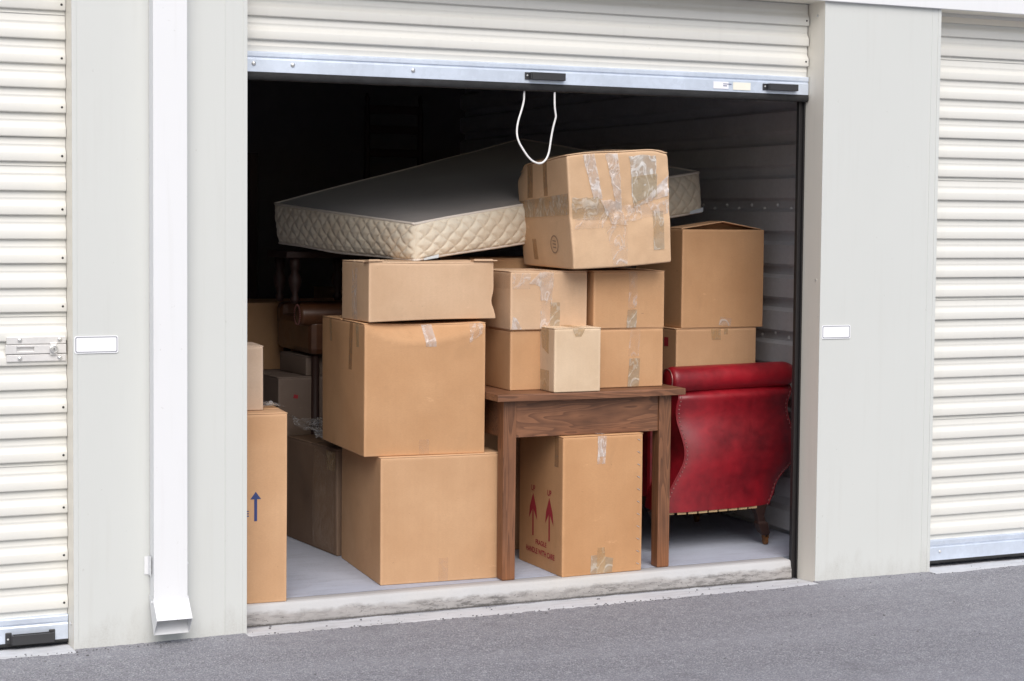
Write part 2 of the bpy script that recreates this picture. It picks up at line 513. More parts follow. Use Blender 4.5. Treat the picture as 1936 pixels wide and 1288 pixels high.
class MB:
    """collects simple shapes of ONE part"""
    def __init__(s):
        s.V, s.F = [], []

    def add(s, V, F):
        n = len(s.V)
        s.V += [tuple(v) for v in V]
        s.F += [tuple(i + n for i in f) for f in F]
        return s

    def box(s, a, b, M4=None):
        x0, y0, z0 = a
        x1, y1, z1 = b
        V = [(x0, y0, z0), (x1, y0, z0), (x1, y1, z0), (x0, y1, z0), (x0, y0, z1), (x1, y0, z1), (x1, y1, z1), (x0, y1, z1)]
        if M4 is not None:
            V = [tuple(M4 @ Vector(v)) for v in V]
        return s.add(V, [(0, 3, 2, 1), (4, 5, 6, 7), (0, 1, 5, 4), (1, 2, 6, 5), (2, 3, 7, 6), (3, 0, 4, 7)])

    def lathe(s, prof, c=(0, 0, 0), axis='z', n=16, cap=True):
        V, F = [], []
        for r, h in prof:
            for k in range(n):
                t = 2 * math.pi * k / n
                a, b_ = r * math.cos(t), r * math.sin(t)
                p = {'z': (a, b_, h), 'y': (a, h, -b_), 'x': (h, a, b_)}[axis]
                V.append((p[0] + c[0], p[1] + c[1], p[2] + c[2]))
        m = len(prof)
        for i in range(m - 1):
            for k in range(n):
                F.append((i * n + k, i * n + (k + 1) % n, (i + 1) * n + (k + 1) % n, (i + 1) * n + k))
        if cap:
            F.append(tuple(range(n - 1, -1, -1)))
            F.append(tuple((m - 1) * n + k for k in range(n)))
        return s.add(V, F)

    def prism(s, poly, h0, h1, plane='xz'):
        n = len(poly)
        f = {'xz': lambda p, h: (p[0], h, p[1]), 'yz': lambda p, h: (h, p[0], p[1]), 'xy': lambda p, h: (p[0], p[1], h)}[plane]
        V = [f(p, h0) for p in poly] + [f(p, h1) for p in poly]
        F = [tuple(range(n)), tuple(range(2 * n - 1, n - 1, -1))] + [(i, i + n, (i + 1) % n + n, (i + 1) % n) for i in range(n)]
        return s.add(V, F)

    def tube(s, pts, r, n=8):
        P = [Vector(p) for p in pts]
        V, F = [], []
        prev = None
        for i, p in enumerate(P):
            t = (P[min(i + 1, len(P) - 1)] - P[max(i - 1, 0)]).normalized()
            a = Vector((0, 1, 0)) if abs(t.y) < .9 else Vector((1, 0, 0))
            if prev is not None:
                a = prev
            u = (a - t * a.dot(t)).normalized()
            prev = u
            w = t.cross(u)
            rr = r[i] if hasattr(r, '__len__') else r
            for k in range(n):
                q = p + u * (rr * math.cos(2 * math.pi * k / n)) + w * (rr * math.sin(2 * math.pi * k / n))
                V.append(tuple(q))
        for i in range(len(P) - 1):
            for k in range(n):
                F.append((i * n + k, i * n + (k + 1) % n, (i + 1) * n + (k + 1) % n, (i + 1) * n + k))
        F.append(tuple(range(n - 1, -1, -1)))
        F.append(tuple((len(P) - 1) * n + k for k in range(n)))
        return s.add(V, F)

    def build(s, name, mat, parent=None, smooth=False, bevel=0., loc=(0, 0, 0), rot=(0, 0, 0)):
        me = mesh(name, s.V, s.F, smooth)
        import bmesh
        bm = bmesh.new()
        bm.from_mesh(me)
        bmesh.ops.recalc_face_normals(bm, faces=bm.faces)
        bm.to_mesh(me)
        bm.free()
        o = link(name, me, mat, parent, loc, rot)
        if bevel:
            md = o.modifiers.new('bevel', 'BEVEL')
            md.width = bevel
            md.segments = 2
            md.limit_method = 'ANGLE'
            md.angle_limit = R(40)
            md.harden_normals = False
        return o


def grid_faces(nu, nv, off=0, flip=False):
    i = np.arange(nu - 1)[:, None]
    j = np.arange(nv - 1)[None, :]
    a = i * nv + j
    q = np.stack([a, a + nv, a + nv + 1, a + 1], -1).reshape(-1, 4) + off
    return q[:, ::-1] if flip else q


def fast_mesh(name, V, F, smooth=True):
    me = bpy.data.meshes.new(name)
    V = np.asarray(V, np.float32)
    F = np.asarray(F, np.int32)
    me.vertices.add(len(V))
    me.vertices.foreach_set('co', V.ravel())
    me.loops.add(F.size)
    me.loops.foreach_set('vertex_index', F.ravel())
    me.polygons.add(len(F))
    me.polygons.foreach_set('loop_start', np.arange(len(F), dtype=np.int32) * F.shape[1])
    me.polygons.foreach_set('loop_total', np.full(len(F), F.shape[1], np.int32))
    me.update(calc_edges=True)
    me.validate()
    if smooth:
        me.polygons.foreach_set('use_smooth', np.ones(len(me.polygons), bool))
    return me


def vnoise(P, scale, seed=0):
    """cheap smooth value noise in [-1,1], vectorised"""
    P = np.asarray(P, float) * scale + seed * 17.31
    i = np.floor(P).astype(np.int64)
    f = P - i
    f = f * f * (3 - 2 * f)
    out = np.zeros(len(P))
    for dx in (0, 1):
        for dy in (0, 1):
            for dz in (0, 1):
                h = (i[:, 0] + dx) * 374761393 + (i[:, 1] + dy) * 668265263 + (i[:, 2] + dz) * 2147483647
                h = (h ^ (h >> 13)) * 1274126177
                h = ((h ^ (h >> 16)) & 0xFFFF) / 32767.5 - 1
                w = (f[:, 0] if dx else 1 - f[:, 0]) * (f[:, 1] if dy else 1 - f[:, 1]) * (f[:, 2] if dz else 1 - f[:, 2])
                out += h * w
    return out


class Carton:
    """a cardboard box: thing (Empty at the front left bottom corner) > body, top_flap, tape, print parts.
    local frame: x to the right along the front, y into the unit, z up."""
    def __init__(s, label, loc, size, rz=0., mat='kraft', rot=None, name='cardboard_box', group='cardboard boxes',
                 warp=None, amp=.004, r=.004, seed=1, flaps=True, corners=None, flapmat=None, sag=.0, n=22):
        s.size = np.array(size, float)
        s.seed = seed
        s.amp = amp
        s.r = r
        s.warp = warp
        s.corners = corners
        s.mat = M[mat]
        s.root = thing(name, label, 'cardboard box', loc, rot or (0, 0, R(rz)), group)
        w, d, h = size
        hb = h - (.004 if flaps else 0)
        s.hb = hb
        # rounded box built from six grids
        V, F, off = [], [], 0

        def axis(L):
            e = [0, r * .5, r, r * 2.2]
            mid = np.linspace(r * 2.2, L - r * 2.2, n)[1:-1]
            return np.array(e + list(mid) + [L - q for q in reversed(e)])
        X, Y, Z = axis(w), axis(d), axis(hb)
        faces = [('y0', X, Z), ('y1', X, Z), ('x0', Y, Z), ('x1', Y, Z), ('z0', X, Y), ('z1', X, Y)]
        for nm, A, B in faces:
            a, b_ = np.meshgrid(A, B, indexing='ij')
            a, b_ = a.ravel(), b_.ravel()
            z = np.zeros_like(a)
            P = {'y0': np.stack([a, z, b_], 1), 'y1': np.stack([a, z + d, b_], 1), 'x0': np.stack([z, a, b_], 1),
                 'x1': np.stack([z + w, a, b_], 1), 'z0': np.stack([a, b_, z], 1), 'z1': np.stack([a, b_, z + hb], 1)}[nm]
            V.append(P)
            F.append(grid_faces(len(A), len(B), off, flip=nm in ('y1', 'x0', 'z0')))
            off += len(P)
        V = np.concatenate(V)
        F = np.concatenate(F)
        V0 = V.copy()
        lim = np.array([w, d, hb])
        inner = np.clip(V, r, lim - r)
        dv = V - inner
        ln = np.linalg.norm(dv, axis=1, keepdims=True)
        V = inner + dv / np.maximum(ln, 1e-9) * r
        dist = np.sort(np.minimum(V0, lim - V0), axis=1)[:, 1]
        V = s.deform(V)
        # merge duplicated seam vertices
        key = np.round(V0, 6)
        _, idx, inv = np.unique(key, axis=0, return_index=True, return_inverse=True)
        inv = inv.ravel()
        me = fast_mesh('body', V[idx], inv[F])
        at = me.attributes.new('edge', 'FLOAT', 'POINT')
        at.data.foreach_set('value', dist[idx].astype(np.float32))
        link('body', me, s.mat, s.root)
        if flaps:
            g = .0025
            yy = d * .5
            for k, (ya, yb) in enumerate(((.001, yy - g), (yy + g, d - .001))):
                nx, ny = 24, 10
                a, b_ = np.meshgrid(np.linspace(-.001, w + .001, nx), np.linspace(ya, yb, ny), indexing='ij')
                a, b_ = a.ravel(), b_.ravel()
                lift = vnoise(np.stack([a, b_, a * 0], 1), 7, seed + k) * .0012 + .0018
                top = np.stack([a, b_, np.full_like(a, hb) + lift + .0025], 1)
                bot = np.stack([a, b_, np.full_like(a, hb) + lift - .0015], 1)
                T = s.deform(top)
                B = s.deform(bot)
                FF = [grid_faces(nx, ny, 0), grid_faces(nx, ny, nx * ny, True)]
                ring = [i * ny for i in range(nx)] + [(nx - 1) * ny + j for j in range(1, ny)] + \
                       [i * ny + ny - 1 for i in range(nx - 2, -1, -1)] + [j for j in range(ny - 2, 0, -1)]
                q = np.array([(ring[i], ring[i] + nx * ny, ring[(i + 1) % len(ring)] + nx * ny, ring[(i + 1) % len(ring)]) for i in range(len(ring))])
                me = fast_mesh('top_flap', np.concatenate([T, B]), np.concatenate(FF + [q]), smooth=False)
                link('top_flap', me, flapmat or s.mat, s.root)

    def deform(s, P):
        P = np.array(P, float)
        w, d, h = s.size
        u = np.clip(P / s.size, 0, 1)
        c = s.amp
        # faces bow a little; noise fades towards the edges
        ex = np.sin(np.pi * u[:, 0]) ** .7
        ey = np.sin(np.pi * u[:, 1]) ** .7
        ez = np.sin(np.pi * u[:, 2]) ** .7
        n1 = vnoise(P, 5, s.seed)
        n2 = vnoise(P, 11, s.seed + 3)
        D = np.zeros_like(P)
        D[:, 1] += (u[:, 1] * 2 - 1) * ex * ez * c * (1 + n1 + .3 * n2)
        D[:, 0] += (u[:, 0] * 2 - 1) * ey * ez * c * (1 + n1 + .3 * n2)
        D += np.stack([vnoise(P, 2.3, s.seed + 7), vnoise(P, 2.3, s.seed + 8), vnoise(P, 2.3, s.seed + 9) * .5], 1) * c * .5
        # a few soft dents per face
        dn = vnoise(P, 7.5, s.seed + 11)
        dent = np.clip(dn - .45, 0, 1) * .55 * c * 2.2
        D[:, 1] -= (u[:, 1] * 2 - 1) * ex * ez * dent
        D[:, 0] -= (u[:, 0] * 2 - 1) * ey * ez * dent
        P = P + D
        if s.warp:
            P = s.warp(P, u)
        if s.corners is not None:
            K = s.corners
            q = P / s.size
            out = np.zeros_like(P)
            for (i, j, k), cpos in K.items():
                wt = (q[:, 0] if i else 1 - q[:, 0]) * (q[:, 1] if j else 1 - q[:, 1]) * (q[:, 2] if k else 1 - q[:, 2])
                out += wt[:, None] * np.array(cpos)
            P = out
        return P

    def face_pts(s, face, uv, off):
        """uv in metres on a face -> deformed local points, offset outward"""
        w, d, h = s.size
        a, b_ = uv[:, 0], uv[:, 1]
        z = np.zeros_like(a)
        if face == 'front':
            P = np.stack([a, z - off, b_], 1)
        elif face == 'left':      # u measured from the front edge going back
            P = np.stack([z - off, a, b_], 1)
        elif face == 'right':
            P = np.stack([z + w + off, a, b_], 1)
        else:                     # top
            P = np.stack([a, b_, z + h + off + .0022], 1)
        return s.deform(P)

    def patch(s, name, face, quad, mat, off=.0014, n=(12, 12), ripple=0., label=None, seed=0, ragged=0.):
        """quad: four (u,v) corners: bottom left, bottom right, top right, top left"""
        q = np.array(quad, float)
        A, B = np.meshgrid(np.linspace(0, 1, n[0]), np.linspace(0, 1, n[1]), indexing='ij')
        A, B = A.ravel()[:, None], B.ravel()[:, None]
        uv = (1 - A) * (1 - B) * q[0] + A * (1 - B) * q[1] + A * B * q[2] + (1 - A) * B * q[3]
        if ragged:
            nn = vnoise(np.concatenate([uv, uv[:, :1] * 0], 1), 60, seed + 5)
            edge = (np.abs(A - .5) * 2) ** 4 + (np.abs(B - .5) * 2) ** 4
            uv = uv + (nn[:, None] * ragged) * np.clip(edge, 0, 1)
        P = s.face_pts(face, uv, off + ripple)
        if ripple:
            r1 = vnoise(P, 45, seed) + .6 * vnoise(P, 90, seed + 2)
            k = {'front': (0, -1, 0), 'left': (-1, 0, 0), 'right': (1, 0, 0), 'top': (0, 0, 1)}[face]
            P = P + r1[:, None] * np.array(k)[None, :] * ripple
        me = fast_mesh(name, P, grid_faces(n[0], n[1], 0, flip=(face == 'left')))
        o = link(name, me, M[mat] if isinstance(mat, str) else mat, s.root)
        if label:
            o['label'] = label
        return o

    def outline(s, name, face, polys, mat, off=.0012):
        """flat print made of convex polygons in (u,v)"""
        V, F = [], []
        for poly in polys:
            P = s.face_pts(face, np.array(poly, float), off)
            n0 = len(V)
            V += [tuple(p) for p in P]
            idx = list(range(n0, n0 + len(poly)))
            F.append(idx[::-1] if face == 'left' else idx)
        me = mesh(name, V, F)
        return link(name, me, M[mat], s.root)

    def text(s, name, face, body, u, v, height, mat, width=None, align='CENTER', off=.0013):
        cu = bpy.data.curves.new(name, 'FONT')
        cu.body = body
        cu.size = 1.
        cu.offset = .022
        cu.align_x = align
        cu.align_y = 'BOTTOM'
        tmp = bpy.data.objects.new('lettering_source', cu)
        COL.objects.link(tmp)
        dg = bpy.context.evaluated_depsgraph_get()
        me = bpy.data.meshes.new_from_object(tmp.evaluated_get(dg))
        bpy.data.objects.remove(tmp)
        co = np.zeros(len(me.vertices) * 3)
        me.vertices.foreach_get('co', co)
        co = co.reshape(-1, 3)
        hh = co[:, 1].max() - co[:, 1].min()
        sc = height / hh
        x = co[:, 0] * sc
        y = (co[:, 1] - co[:, 1].min()) * sc
        if width:
            x = x * width / (x.max() - x.min())
        x = x - (x.max() + x.min()) / 2
        uv = np.stack([u + (-x if face == 'left' else x), v + y], 1)
        P = s.face_pts(face, uv, off)
        me.vertices.foreach_set('co', P.astype(np.float32).ravel())
        me.update()
        me.materials.clear()
        return link(name, me, M[mat], s.root)


# =================================================================== SETTING
def struct(o):
    o['kind'] = 'structure'
    return o


# asphalt: a finely pebbled strip near the building, a plain sheet out to the horizon
def asphalt():
    xs = np.arange(-2.4, 5.2, .009)
    ys = np.concatenate([np.arange(-1.7, -.12, .010), np.arange(-.12, .012, .005)])
    a, b_ = np.meshgrid(xs, ys, indexing='ij')
    a, b_ = a.ravel(), b_.ravel()
    P = np.stack([a, b_, a * 0], 1)
    n = vnoise(P, 110, 1) * .0010 + vnoise(P, 45, 2) * .0012 + vnoise(P, 2.0, 3) * .003
    # ragged front edge lying over the concrete lip in front of the doors
    e = -.040 + .006 * vnoise(P * [1, 0, 0], 9, 4) + .0045 * vnoise(P * [1, 0, 0], 60, 5) + .003 * vnoise(P * [1, 0, 0], 130, 6)
    under = b_ > e
    pier = ((a > -.622) & (a < 0)) | ((a > 2.458) & (a < 3.052))
    e2 = np.where(pier, .02, e)
    under = b_ > e2
    z = n + .004
    z = np.where(under, -.02, z)
    near = np.clip((b_ - (e2 - .012)) / .012, 0, 1)
    z = np.where(~under, z - near * .004, z)
    P[:, 2] = z
    o = link('asphalt_ground', fast_mesh('asphalt_ground', P, grid_faces(len(xs), len(ys)), smooth=True), M['asphalt'])
    struct(o)
    g = MB()
    g.add([(-60, -90, -.006), (60, -90, -.006), (60, .3, -.006), (-60, .3, -.006)], [(0, 1, 2, 3)])
    struct(g.build('ground', M['asphalt']))


asphalt()

# loose grit gathered along the edge of the paving
def grit():
    r_ = random.Random(11)
    q = MB()
    for k in range(520):
        x = r_.uniform(-1.4, 3.9)
        on_pier = -.622 < x < 0 or 2.46 < x < 3.052
        y = (-.004 if on_pier else -.03) - abs(r_.gauss(0, .035))
        if r_.random() < .22 and not on_pier:
            y = r_.uniform(-.03, .10)
        if r_.random() < .25:
            y = r_.uniform(-1.2, -.05)
        z = .0055 if y < -.035 else .002
        s_ = r_.choice((.0016, .002, .0026, .0036)) * r_.uniform(.8, 1.3)
        a = r_.uniform(0, 6.28)
        V = []
        for dz in (-1, 1):
            for j in range(5):
                t_ = a + j * 1.2566
                rr_ = s_ * (1.25 if dz < 0 else .75) * r_.uniform(.75, 1.2)
                V.append((x + rr_ * math.cos(t_), y + rr_ * math.sin(t_), z + dz * s_ * .5))
        q.add(V, [(4, 3, 2, 1, 0), (5, 6, 7, 8, 9)] + [(j, (j + 1) % 5, 5 + (j + 1) % 5, 5 + j) for j in range(5)])
    o = q.build('loose_grit', M['stone'])
    o['kind'] = 'stuff'
    o['label'] = 'small dark grit scattered along the edge of the asphalt'
    o['category'] = 'grit'


grit()

# concrete lip in front of each opening, sill (riser with worn top) and unit floor
def lip(x0, x1, nm):
    xs = np.linspace(x0, x1, int((x1 - x0) / .02))
    prof = [(-.10, -.012), (-.07, .001), (-.04, .0035), (.03, .001), (.09, -.004), (.14, -.008)]
    V = []
    for x in xs:
        for k, (y, z) in enumerate(prof):
            V.append((x, y, z))
    V = np.array(V)
    V[:, 2] += vnoise(V, 18, 9) * .0012 + vnoise(V, 70, 10) * .0006
    o = link(nm, fast_mesh(nm, V, grid_faces(len(xs), len(prof))), M['lip'])
    struct(o)


lip(-.02, 2.458, 'concrete_lip')
lip(-3.2, -.6225, 'concrete_lip')
lip(3.0525, 5.2, 'concrete_lip')


def sill():
    xs = np.arange(-.02, 2.4285, .008)
    prof = [(.126, -.012), (.128, .000), (.129, .014), (.130, .036), (.134, .050), (.137, .064), (.140, .0715), (.146, .0742), (.175, .0745), (.198, .0745), (.212, .0740), (.214, .069)]
    V = np.array([(x, y, z) for x in xs for (y, z) in prof])
    amp = np.tile(np.array([.0, .4, .8, .8, .6, .4, .3, .2, .1, .1, 0, 0]), len(xs))
    V[:, 1] += (vnoise(V * [1, 2, 4], 5, 21) * .003 + vnoise(V * [1, 1, 3], 35, 22) * .0016) * amp
    V[:, 2] += (vnoise(V * [1, 0, 0], 25, 23) * .0012) * amp
    struct(link('concrete_sill', fast_mesh('concrete_sill', V, grid_faces(len(xs), len(prof))), M['sill']))


sill()
b = MB()
b.box((-.30, .2145, -.05), (2.75, 4.7, FLOOR))
struct(b.build('storage_floor', M['floor']))

# inner walls, back wall and ceiling of the unit
def ribbed_wall(x, y0, y1, sgn):
    """right/left partition: sheet with recessed horizontal channels every 0.1535 m, each sheet course a panel"""
    name = 'wall_right' if sgn > 0 else 'wall_left'
    root = bpy.data.objects.new(name, None)
    COL.objects.link(root)
    root.location = (x, y0, 0)
    root['kind'] = 'structure'
    p = .1535
    z0 = 1.004 - 6 * p
    prof = [(0, .010), (.034, .026), (.034, .062), (.003, .074), (.0, .076), (.0, p + .008), (.0, p + .010)]
    me = mesh('panel', [(sgn * (d), yy, z - .05) for (d, z) in prof for yy in (0, y1 - y0)],
              [(2 * i, 2 * i + 1, 2 * i + 3, 2 * i + 2) if sgn > 0 else (2 * i, 2 * i + 2, 2 * i + 3, 2 * i + 1) for i in range(len(prof) - 1)])
    for k in range(0, 17):
        link('panel', me, M['wall_steel'], root, (0, 0, z0 + (k - .07) * p - .0))
    return root, z0, p


wr, z0, pp = ribbed_wall(2.735, .14, 4.7, 1)
wl, _, _ = ribbed_wall(-.30, .14, 4.7, -1)
scr = MB().lathe([(.006, -.004), (.006, 0.0), (.0035, .0015), (.0045, .003), (.003, .0045)], axis='x', n=8)
sme = None
for zz in (1.588, .990):
    for k in range(12):
        yy = .10 + k * .115
        o = MB().lathe([(.0095, .0), (.0095, -.0015), (.006, -.003), (.0055, -.006), (.003, -.0075)], axis='x', n=8).build('screw', M['screw_head_glint']) if sme is None else link('screw', sme)
        sme = o.data
        o.parent = wr
        o.location = (.030, yy, zz + (.012 if k % 2 else -.004))
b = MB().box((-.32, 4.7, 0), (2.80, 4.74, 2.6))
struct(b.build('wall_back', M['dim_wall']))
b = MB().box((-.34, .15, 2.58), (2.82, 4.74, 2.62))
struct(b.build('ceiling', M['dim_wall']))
# blind backs behind the two closed doors
b = MB().box((-3.3, .30, -.02), (-.36, .34, 2.6))
struct(b.build('wall_back', M['wall_steel']))
b = MB().box((2.76, .30, -.02), (5.4, .34, 2.6))
struct(b.build('wall_back', M['wall_steel']))


# wall piers between the doors
def pier(x0, x1, label, seam):
    t = thing('wall_pier', label, 'wall pier', (x0, 0, 0))
    w = x1 - x0
    nx, nz = 30, 60
    a, c = np.meshgrid(np.linspace(.0, w, nx), np.linspace(-.02, 2.60, nz), indexing='ij')
    P = np.stack([a.ravel(), np.zeros(nx * nz), c.ravel()], 1)
    P[:, 1] += vnoise(P, 1.6, 31 + x0) * .0012
    P[:, 1] *= np.sin(np.pi * P[:, 0] / w) ** .5 + 0
    link('face_panel', fast_mesh('face_panel', P, grid_faces(nx, nz)), M['pier'], t)
    for sx, nm in ((0, 'jamb_trim'), (w, 'jamb_trim')):
        e = .0015 if sx == 0 else -.0015
        q = MB().box((min(sx, sx + e * 8), .0004, -.02), (max(sx, sx + e * 8), .134, 2.60))
        q.build(nm, M['pier_side'], t)
        # folded face return, a hair proud of the panel
        q = MB().box((sx + (0 if sx == 0 else -.016), -.0022, -.018), (sx + (.016 if sx == 0 else 0), .0003, 2.6))
        q.build('corner_fold', M['pier'], t, bevel=.0008)
    MB().box((.014, .135, -.02), (w - .014, .155, 2.6)).build('back_panel', M['wall_steel'], t)
    if seam is not None:
        MB().box((seam, -.0016, 0), (seam + .0028, .002, 2.6)).build('panel_seam', M['pier'], t, bevel=.0006)
    return t


pL = pier(-.622, 0.0, 'wide pale grey wall pier carrying the white downspout', .54)
pR = pier(2.460, 3.052, 'plain pale wall pier right of the open unit, without a downspout', .545)
MB().lathe([(.006, 0), (.006, -.003), (.003, -.004)], axis='x', n=10).build('screw', M['zinc'], pR, loc=(-.001, .05, 2.385))
MB().lathe([(.004, 0), (.004, -.003), (.002, -.004)], axis='x', n=10).build('screw', M['zinc'], pR, loc=(-.001, .03, 1.28))
MB().lathe([(.006, 0), (.006, -.003), (.003, -.004)], axis='x', n=10).build('screw', M['zinc'], pL, loc=(-.001, .045, .085))

# fascia along the top of the doors
t = thing('roof_fascia', 'long white metal fascia running above the doors at the top right', 'fascia', (-3.2, 0, 2.44))
MB().box((0, -.018, 0), (8.6, .0, .20)).build('face_panel', M['white'], t, bevel=.002)
MB().box((0, .0006, .001), (8.6, .112, .012)).build('soffit', M['pier_side'], t)
MB().box((6.254, .1128, -.040), (8.6, .1215, .010)).build('head_trim', M['pier_side'], t, bevel=.002)


# =================================================================== ROLLER DOORS
PER = .0855


random.seed(5)


def slat_mesh(w, per, name='slat'):
    # (outward, height): outer flat, shoulder sloping back and up, recess, small bead, overhanging lip
    prof = [(.000, -.0010), (.0115, .0000), (.0132, .0014), (.0140, .0045), (.0140, .030), (.0132, .0325), (.0026, .0460), (.0010, .0485),
            (.0005, .058), (.0016, .0602), (.0005, .0625), (.0002, per - .0075), (.000, per - .0012)]
    nx = 14
    V = [(w * i / (nx - 1), -d, z) for i in range(nx) for d, z in prof]
    m = len(prof)
    return fast_mesh(name, V, grid_faces(nx, m), smooth=True)


def roller_door(label, x0, x1, zs_first, ztop, rail, seams, rivet_side, rivet_phase, has_handles, Y=.127):
    t = thing('roller_door', label, 'roller door', (x0, Y, 0), group=None)
    w = x1 - x0
    me = slat_mesh(w, PER)
    me2 = slat_mesh(w, PER + .016)
    z = zs_first
    k = 0
    rows = []
    while z < ztop:
        s_ = (k in seams)
        o = link('slat', me2 if s_ else me, M['cream'], t, (0, -.003 + random.uniform(-.0008, .0004), z + random.uniform(-.0007, .0007)), (random.uniform(-.012, .012), 0, 0))
        rows.append(z)
        if s_:
            MB().box((0, -.0042, PER + .001), (w, -.0004, PER + .0035)).build('sheet_joint', M['cream'], o, bevel=.0008)
        z += PER + (.016 if s_ else 0)
        k += 1
    q = MB()
    q.add([(0, -.0032, rail[1] - .004), (w, -.0032, rail[1] - .004), (w, -.0032, zs_first + .001), (0, -.0032, zs_first + .001)], [(0, 1, 2, 3)])
    if rail[0] < 1:
        q.build('lower_strip', M['cream'], t)
    # rivets along the guide edge
    rme = None
    for i, z in enumerate(rows):
        if i % 2 == rivet_phase:
            for sx in rivet_side:
                if rme is None:
                    o = MB().lathe([(.0048, 0), (.0042, -.003), (.002, -.004)], axis='y', n=8).build('rivet', M['hole'], t)
                    rme = o.data
                else:
                    o = link('rivet', rme, None, t)
                o.location = (sx, -.0152, z + .020)
    # rail: folded galvanised angle
    zb, zt = rail
    h = zt - zb
    f = h * .66
    prof = [(0, zb), (-.020, zb), (-.020, zb + f * .93), (-.0165, zb + f), (-.0165, zb + f + h * .05), (-.021, zb + f + h * .09), (-.021, zt - .004), (-.017, zt), (0, zt)]
    MB().prism(prof, 0, w, 'yz').build('bottom_rail', M['galv'], t, bevel=.0012)
    # rubber seal under the rail
    n = 160
    xs = np.linspace(0, w, n)
    pr = [(-.019, 0), (-.021, -.010), (-.019, -.024), (-.012, -.030), (-.004, -.024), (-.001, -.010), (0, 0)]
    V = np.array([(x, y, zb + zz * (1 if rail[0] > 1 else .5)) for x in xs for y, zz in pr])
    V[:, 1:] += np.stack([vnoise(V, 30, 5), vnoise(V, 30, 6)], 1) * .0012
    link('rubber_seal', fast_mesh('rubber_seal', V, grid_faces(n, len(pr))), M['rubber'], t)
    return t, zb, zt


def bolt(parent, x, y, z, r=.0075, mat='zinc', name='bolt'):
    return MB().lathe([(r, 0), (r, -.002), (r * .8, -.0045), (r * .35, -.0058)], axis='y', n=12).build(name, M[mat], parent, smooth=True, loc=(x, y, z))


def pull_handle(parent, x, z, w, h, y):
    """black pressed handle: two feet and a proud bar; children: screw heads"""
    b_ = MB()
    b_.box((0, -.004, 0), (w, 0, h))
    b_.prism([(.022, 0), (w - .006, 0), (w - .006, h), (.022, h)], -.026, -.020, 'xz')
    b_.box((.018, -.022, 0), (.026, -.003, h))
    b_.box((w - .010, -.022, 0), (w - .004, -.003, h * .4))
    b_.box((w - .010, -.022, h * .6), (w - .004, -.003, h))
    o = b_.build('pull_handle', M['black'], parent, bevel=.001, loc=(x, y, z))
    bolt(o, .009, -.004, h * .55, .004)
    return o


# open door, centre
door_c, zb, zt = roller_door('half raised cream roller door hanging over the open unit full of boxes', -.02, 2.456, 2.178, 2.62, (2.058, 2.134), (2,), (2.463,), 0, True)
# partial slat just above the rail
pm = [(-.0032, 2.132), (-.0032, 2.154), (-.0046, 2.156), (-.0032, 2.158), (-.0032, 2.1778)]
nx = 20
V = [(2.476 * i / (nx - 1), y, z) for i in range(nx) for y, z in pm]
link('lower_strip', fast_mesh('lower_strip', V, grid_faces(nx, len(pm))), M['cream'], door_c)
pull_handle(door_c, 1.142 + .02, 2.072, .172, .0285, -.0205)
pull_handle(door_c, 2.229 + .02, 2.071, .166, .0270, -.0205)
for bx in (.053, .201, .676):
    bolt(door_c, bx + .02, -.0203, 2.088, .0085)
MB().box((0, -.0012, 0), (.072, 0, .029)).build('sticker', M['sticker_a'], door_c, loc=(2.012, -.0215, 2.069))['label'] = 'small blue white sticker'
MB().box((0, -.0012, 0), (.084, 0, .031)).build('sticker', M['sticker_b'], door_c, loc=(2.106, -.0215, 2.067))['label'] = 'small cream sticker'
o = MB().box((0, -.0006, 0), (.018, 0, .003)).box((0, -.0006, .008), (.040, 0, .0105)).build('sticker_print', M['ink_blue'], door_c, loc=(2.058, -.0229, 2.080))
# pull cord
pts = [(1.122, 2.036), (1.1215, 2.012), (1.121, 1.985), (1.112, 1.948), (1.100, 1.912), (1.093, 1.88), (1.092, 1.852), (1.099, 1.825), (1.113, 1.801), (1.130, 1.777), (1.149, 1.758),
       (1.168, 1.748), (1.188, 1.744), (1.206, 1.750), (1.221, 1.765), (1.231, 1.787), (1.236, 1.812), (1.240, 1.843), (1.246, 1.880), (1.254, 1.915), (1.256, 1.930), (1.252, 1.950), (1.249, 1.975), (1.2485, 2.036)]
cord = thing('pull_cord', 'white looped pull cord hanging from the raised door', 'pull cord', (1.122, .062, 2.034))
P = [(x - 1.122, .006 * math.sin(i * .5), z - 2.034) for i, (x, z) in enumerate(pts)]


def smooth_path(P, k=4):
    P = [Vector(p) for p in P]
    out = []
    for i in range(len(P) - 1):
        p0, p1, p2, p3 = P[max(i - 1, 0)], P[i], P[i + 1], P[min(i + 2, len(P) - 1)]
        for j in range(k):
            s_ = j / k
            out.append(.5 * ((2 * p1) + (p2 - p0) * s_ + (2 * p0 - 5 * p1 + 4 * p2 - p3) * s_ ** 2 + (3 * p1 - p0 - 3 * p2 + p3) * s_ ** 3))
    out.append(P[-1])
    return out


MB().tube(smooth_path(P), .0040, 8).build('cord', M['cord'], cord, smooth=True)
MB().tube([(-.004, 0, -.004), (.008, 0, -.002)], .0055, 8).build('knot', M['cord'], cord, smooth=True)

# closed doors
door_l, _, _ = roller_door('closed cream roller door at the far left with a steel slide latch', -3.10, -.6235, .127, 2.62, (.017, .105), (5, 11, 17, 23), (2.463,), 0, True)
o = pull_handle(door_l, 2.258, .015, .172, .034, -.0205)
MB().box((0, -.006, 0), (.022, 0, .042)).box((.150, -.006, 0), (.172, 0, .042)).build('handle_foot', M['black'], o, bevel=.003)
door_r, _, _ = roller_door('closed cream roller door at the far right beyond the plain pier', 3.0535, 5.30, .139, 2.62, (.024, .116), (5, 11, 17, 23), (.014,), 9, True)
bolt(door_r, .135, -.0203, .063, .007)

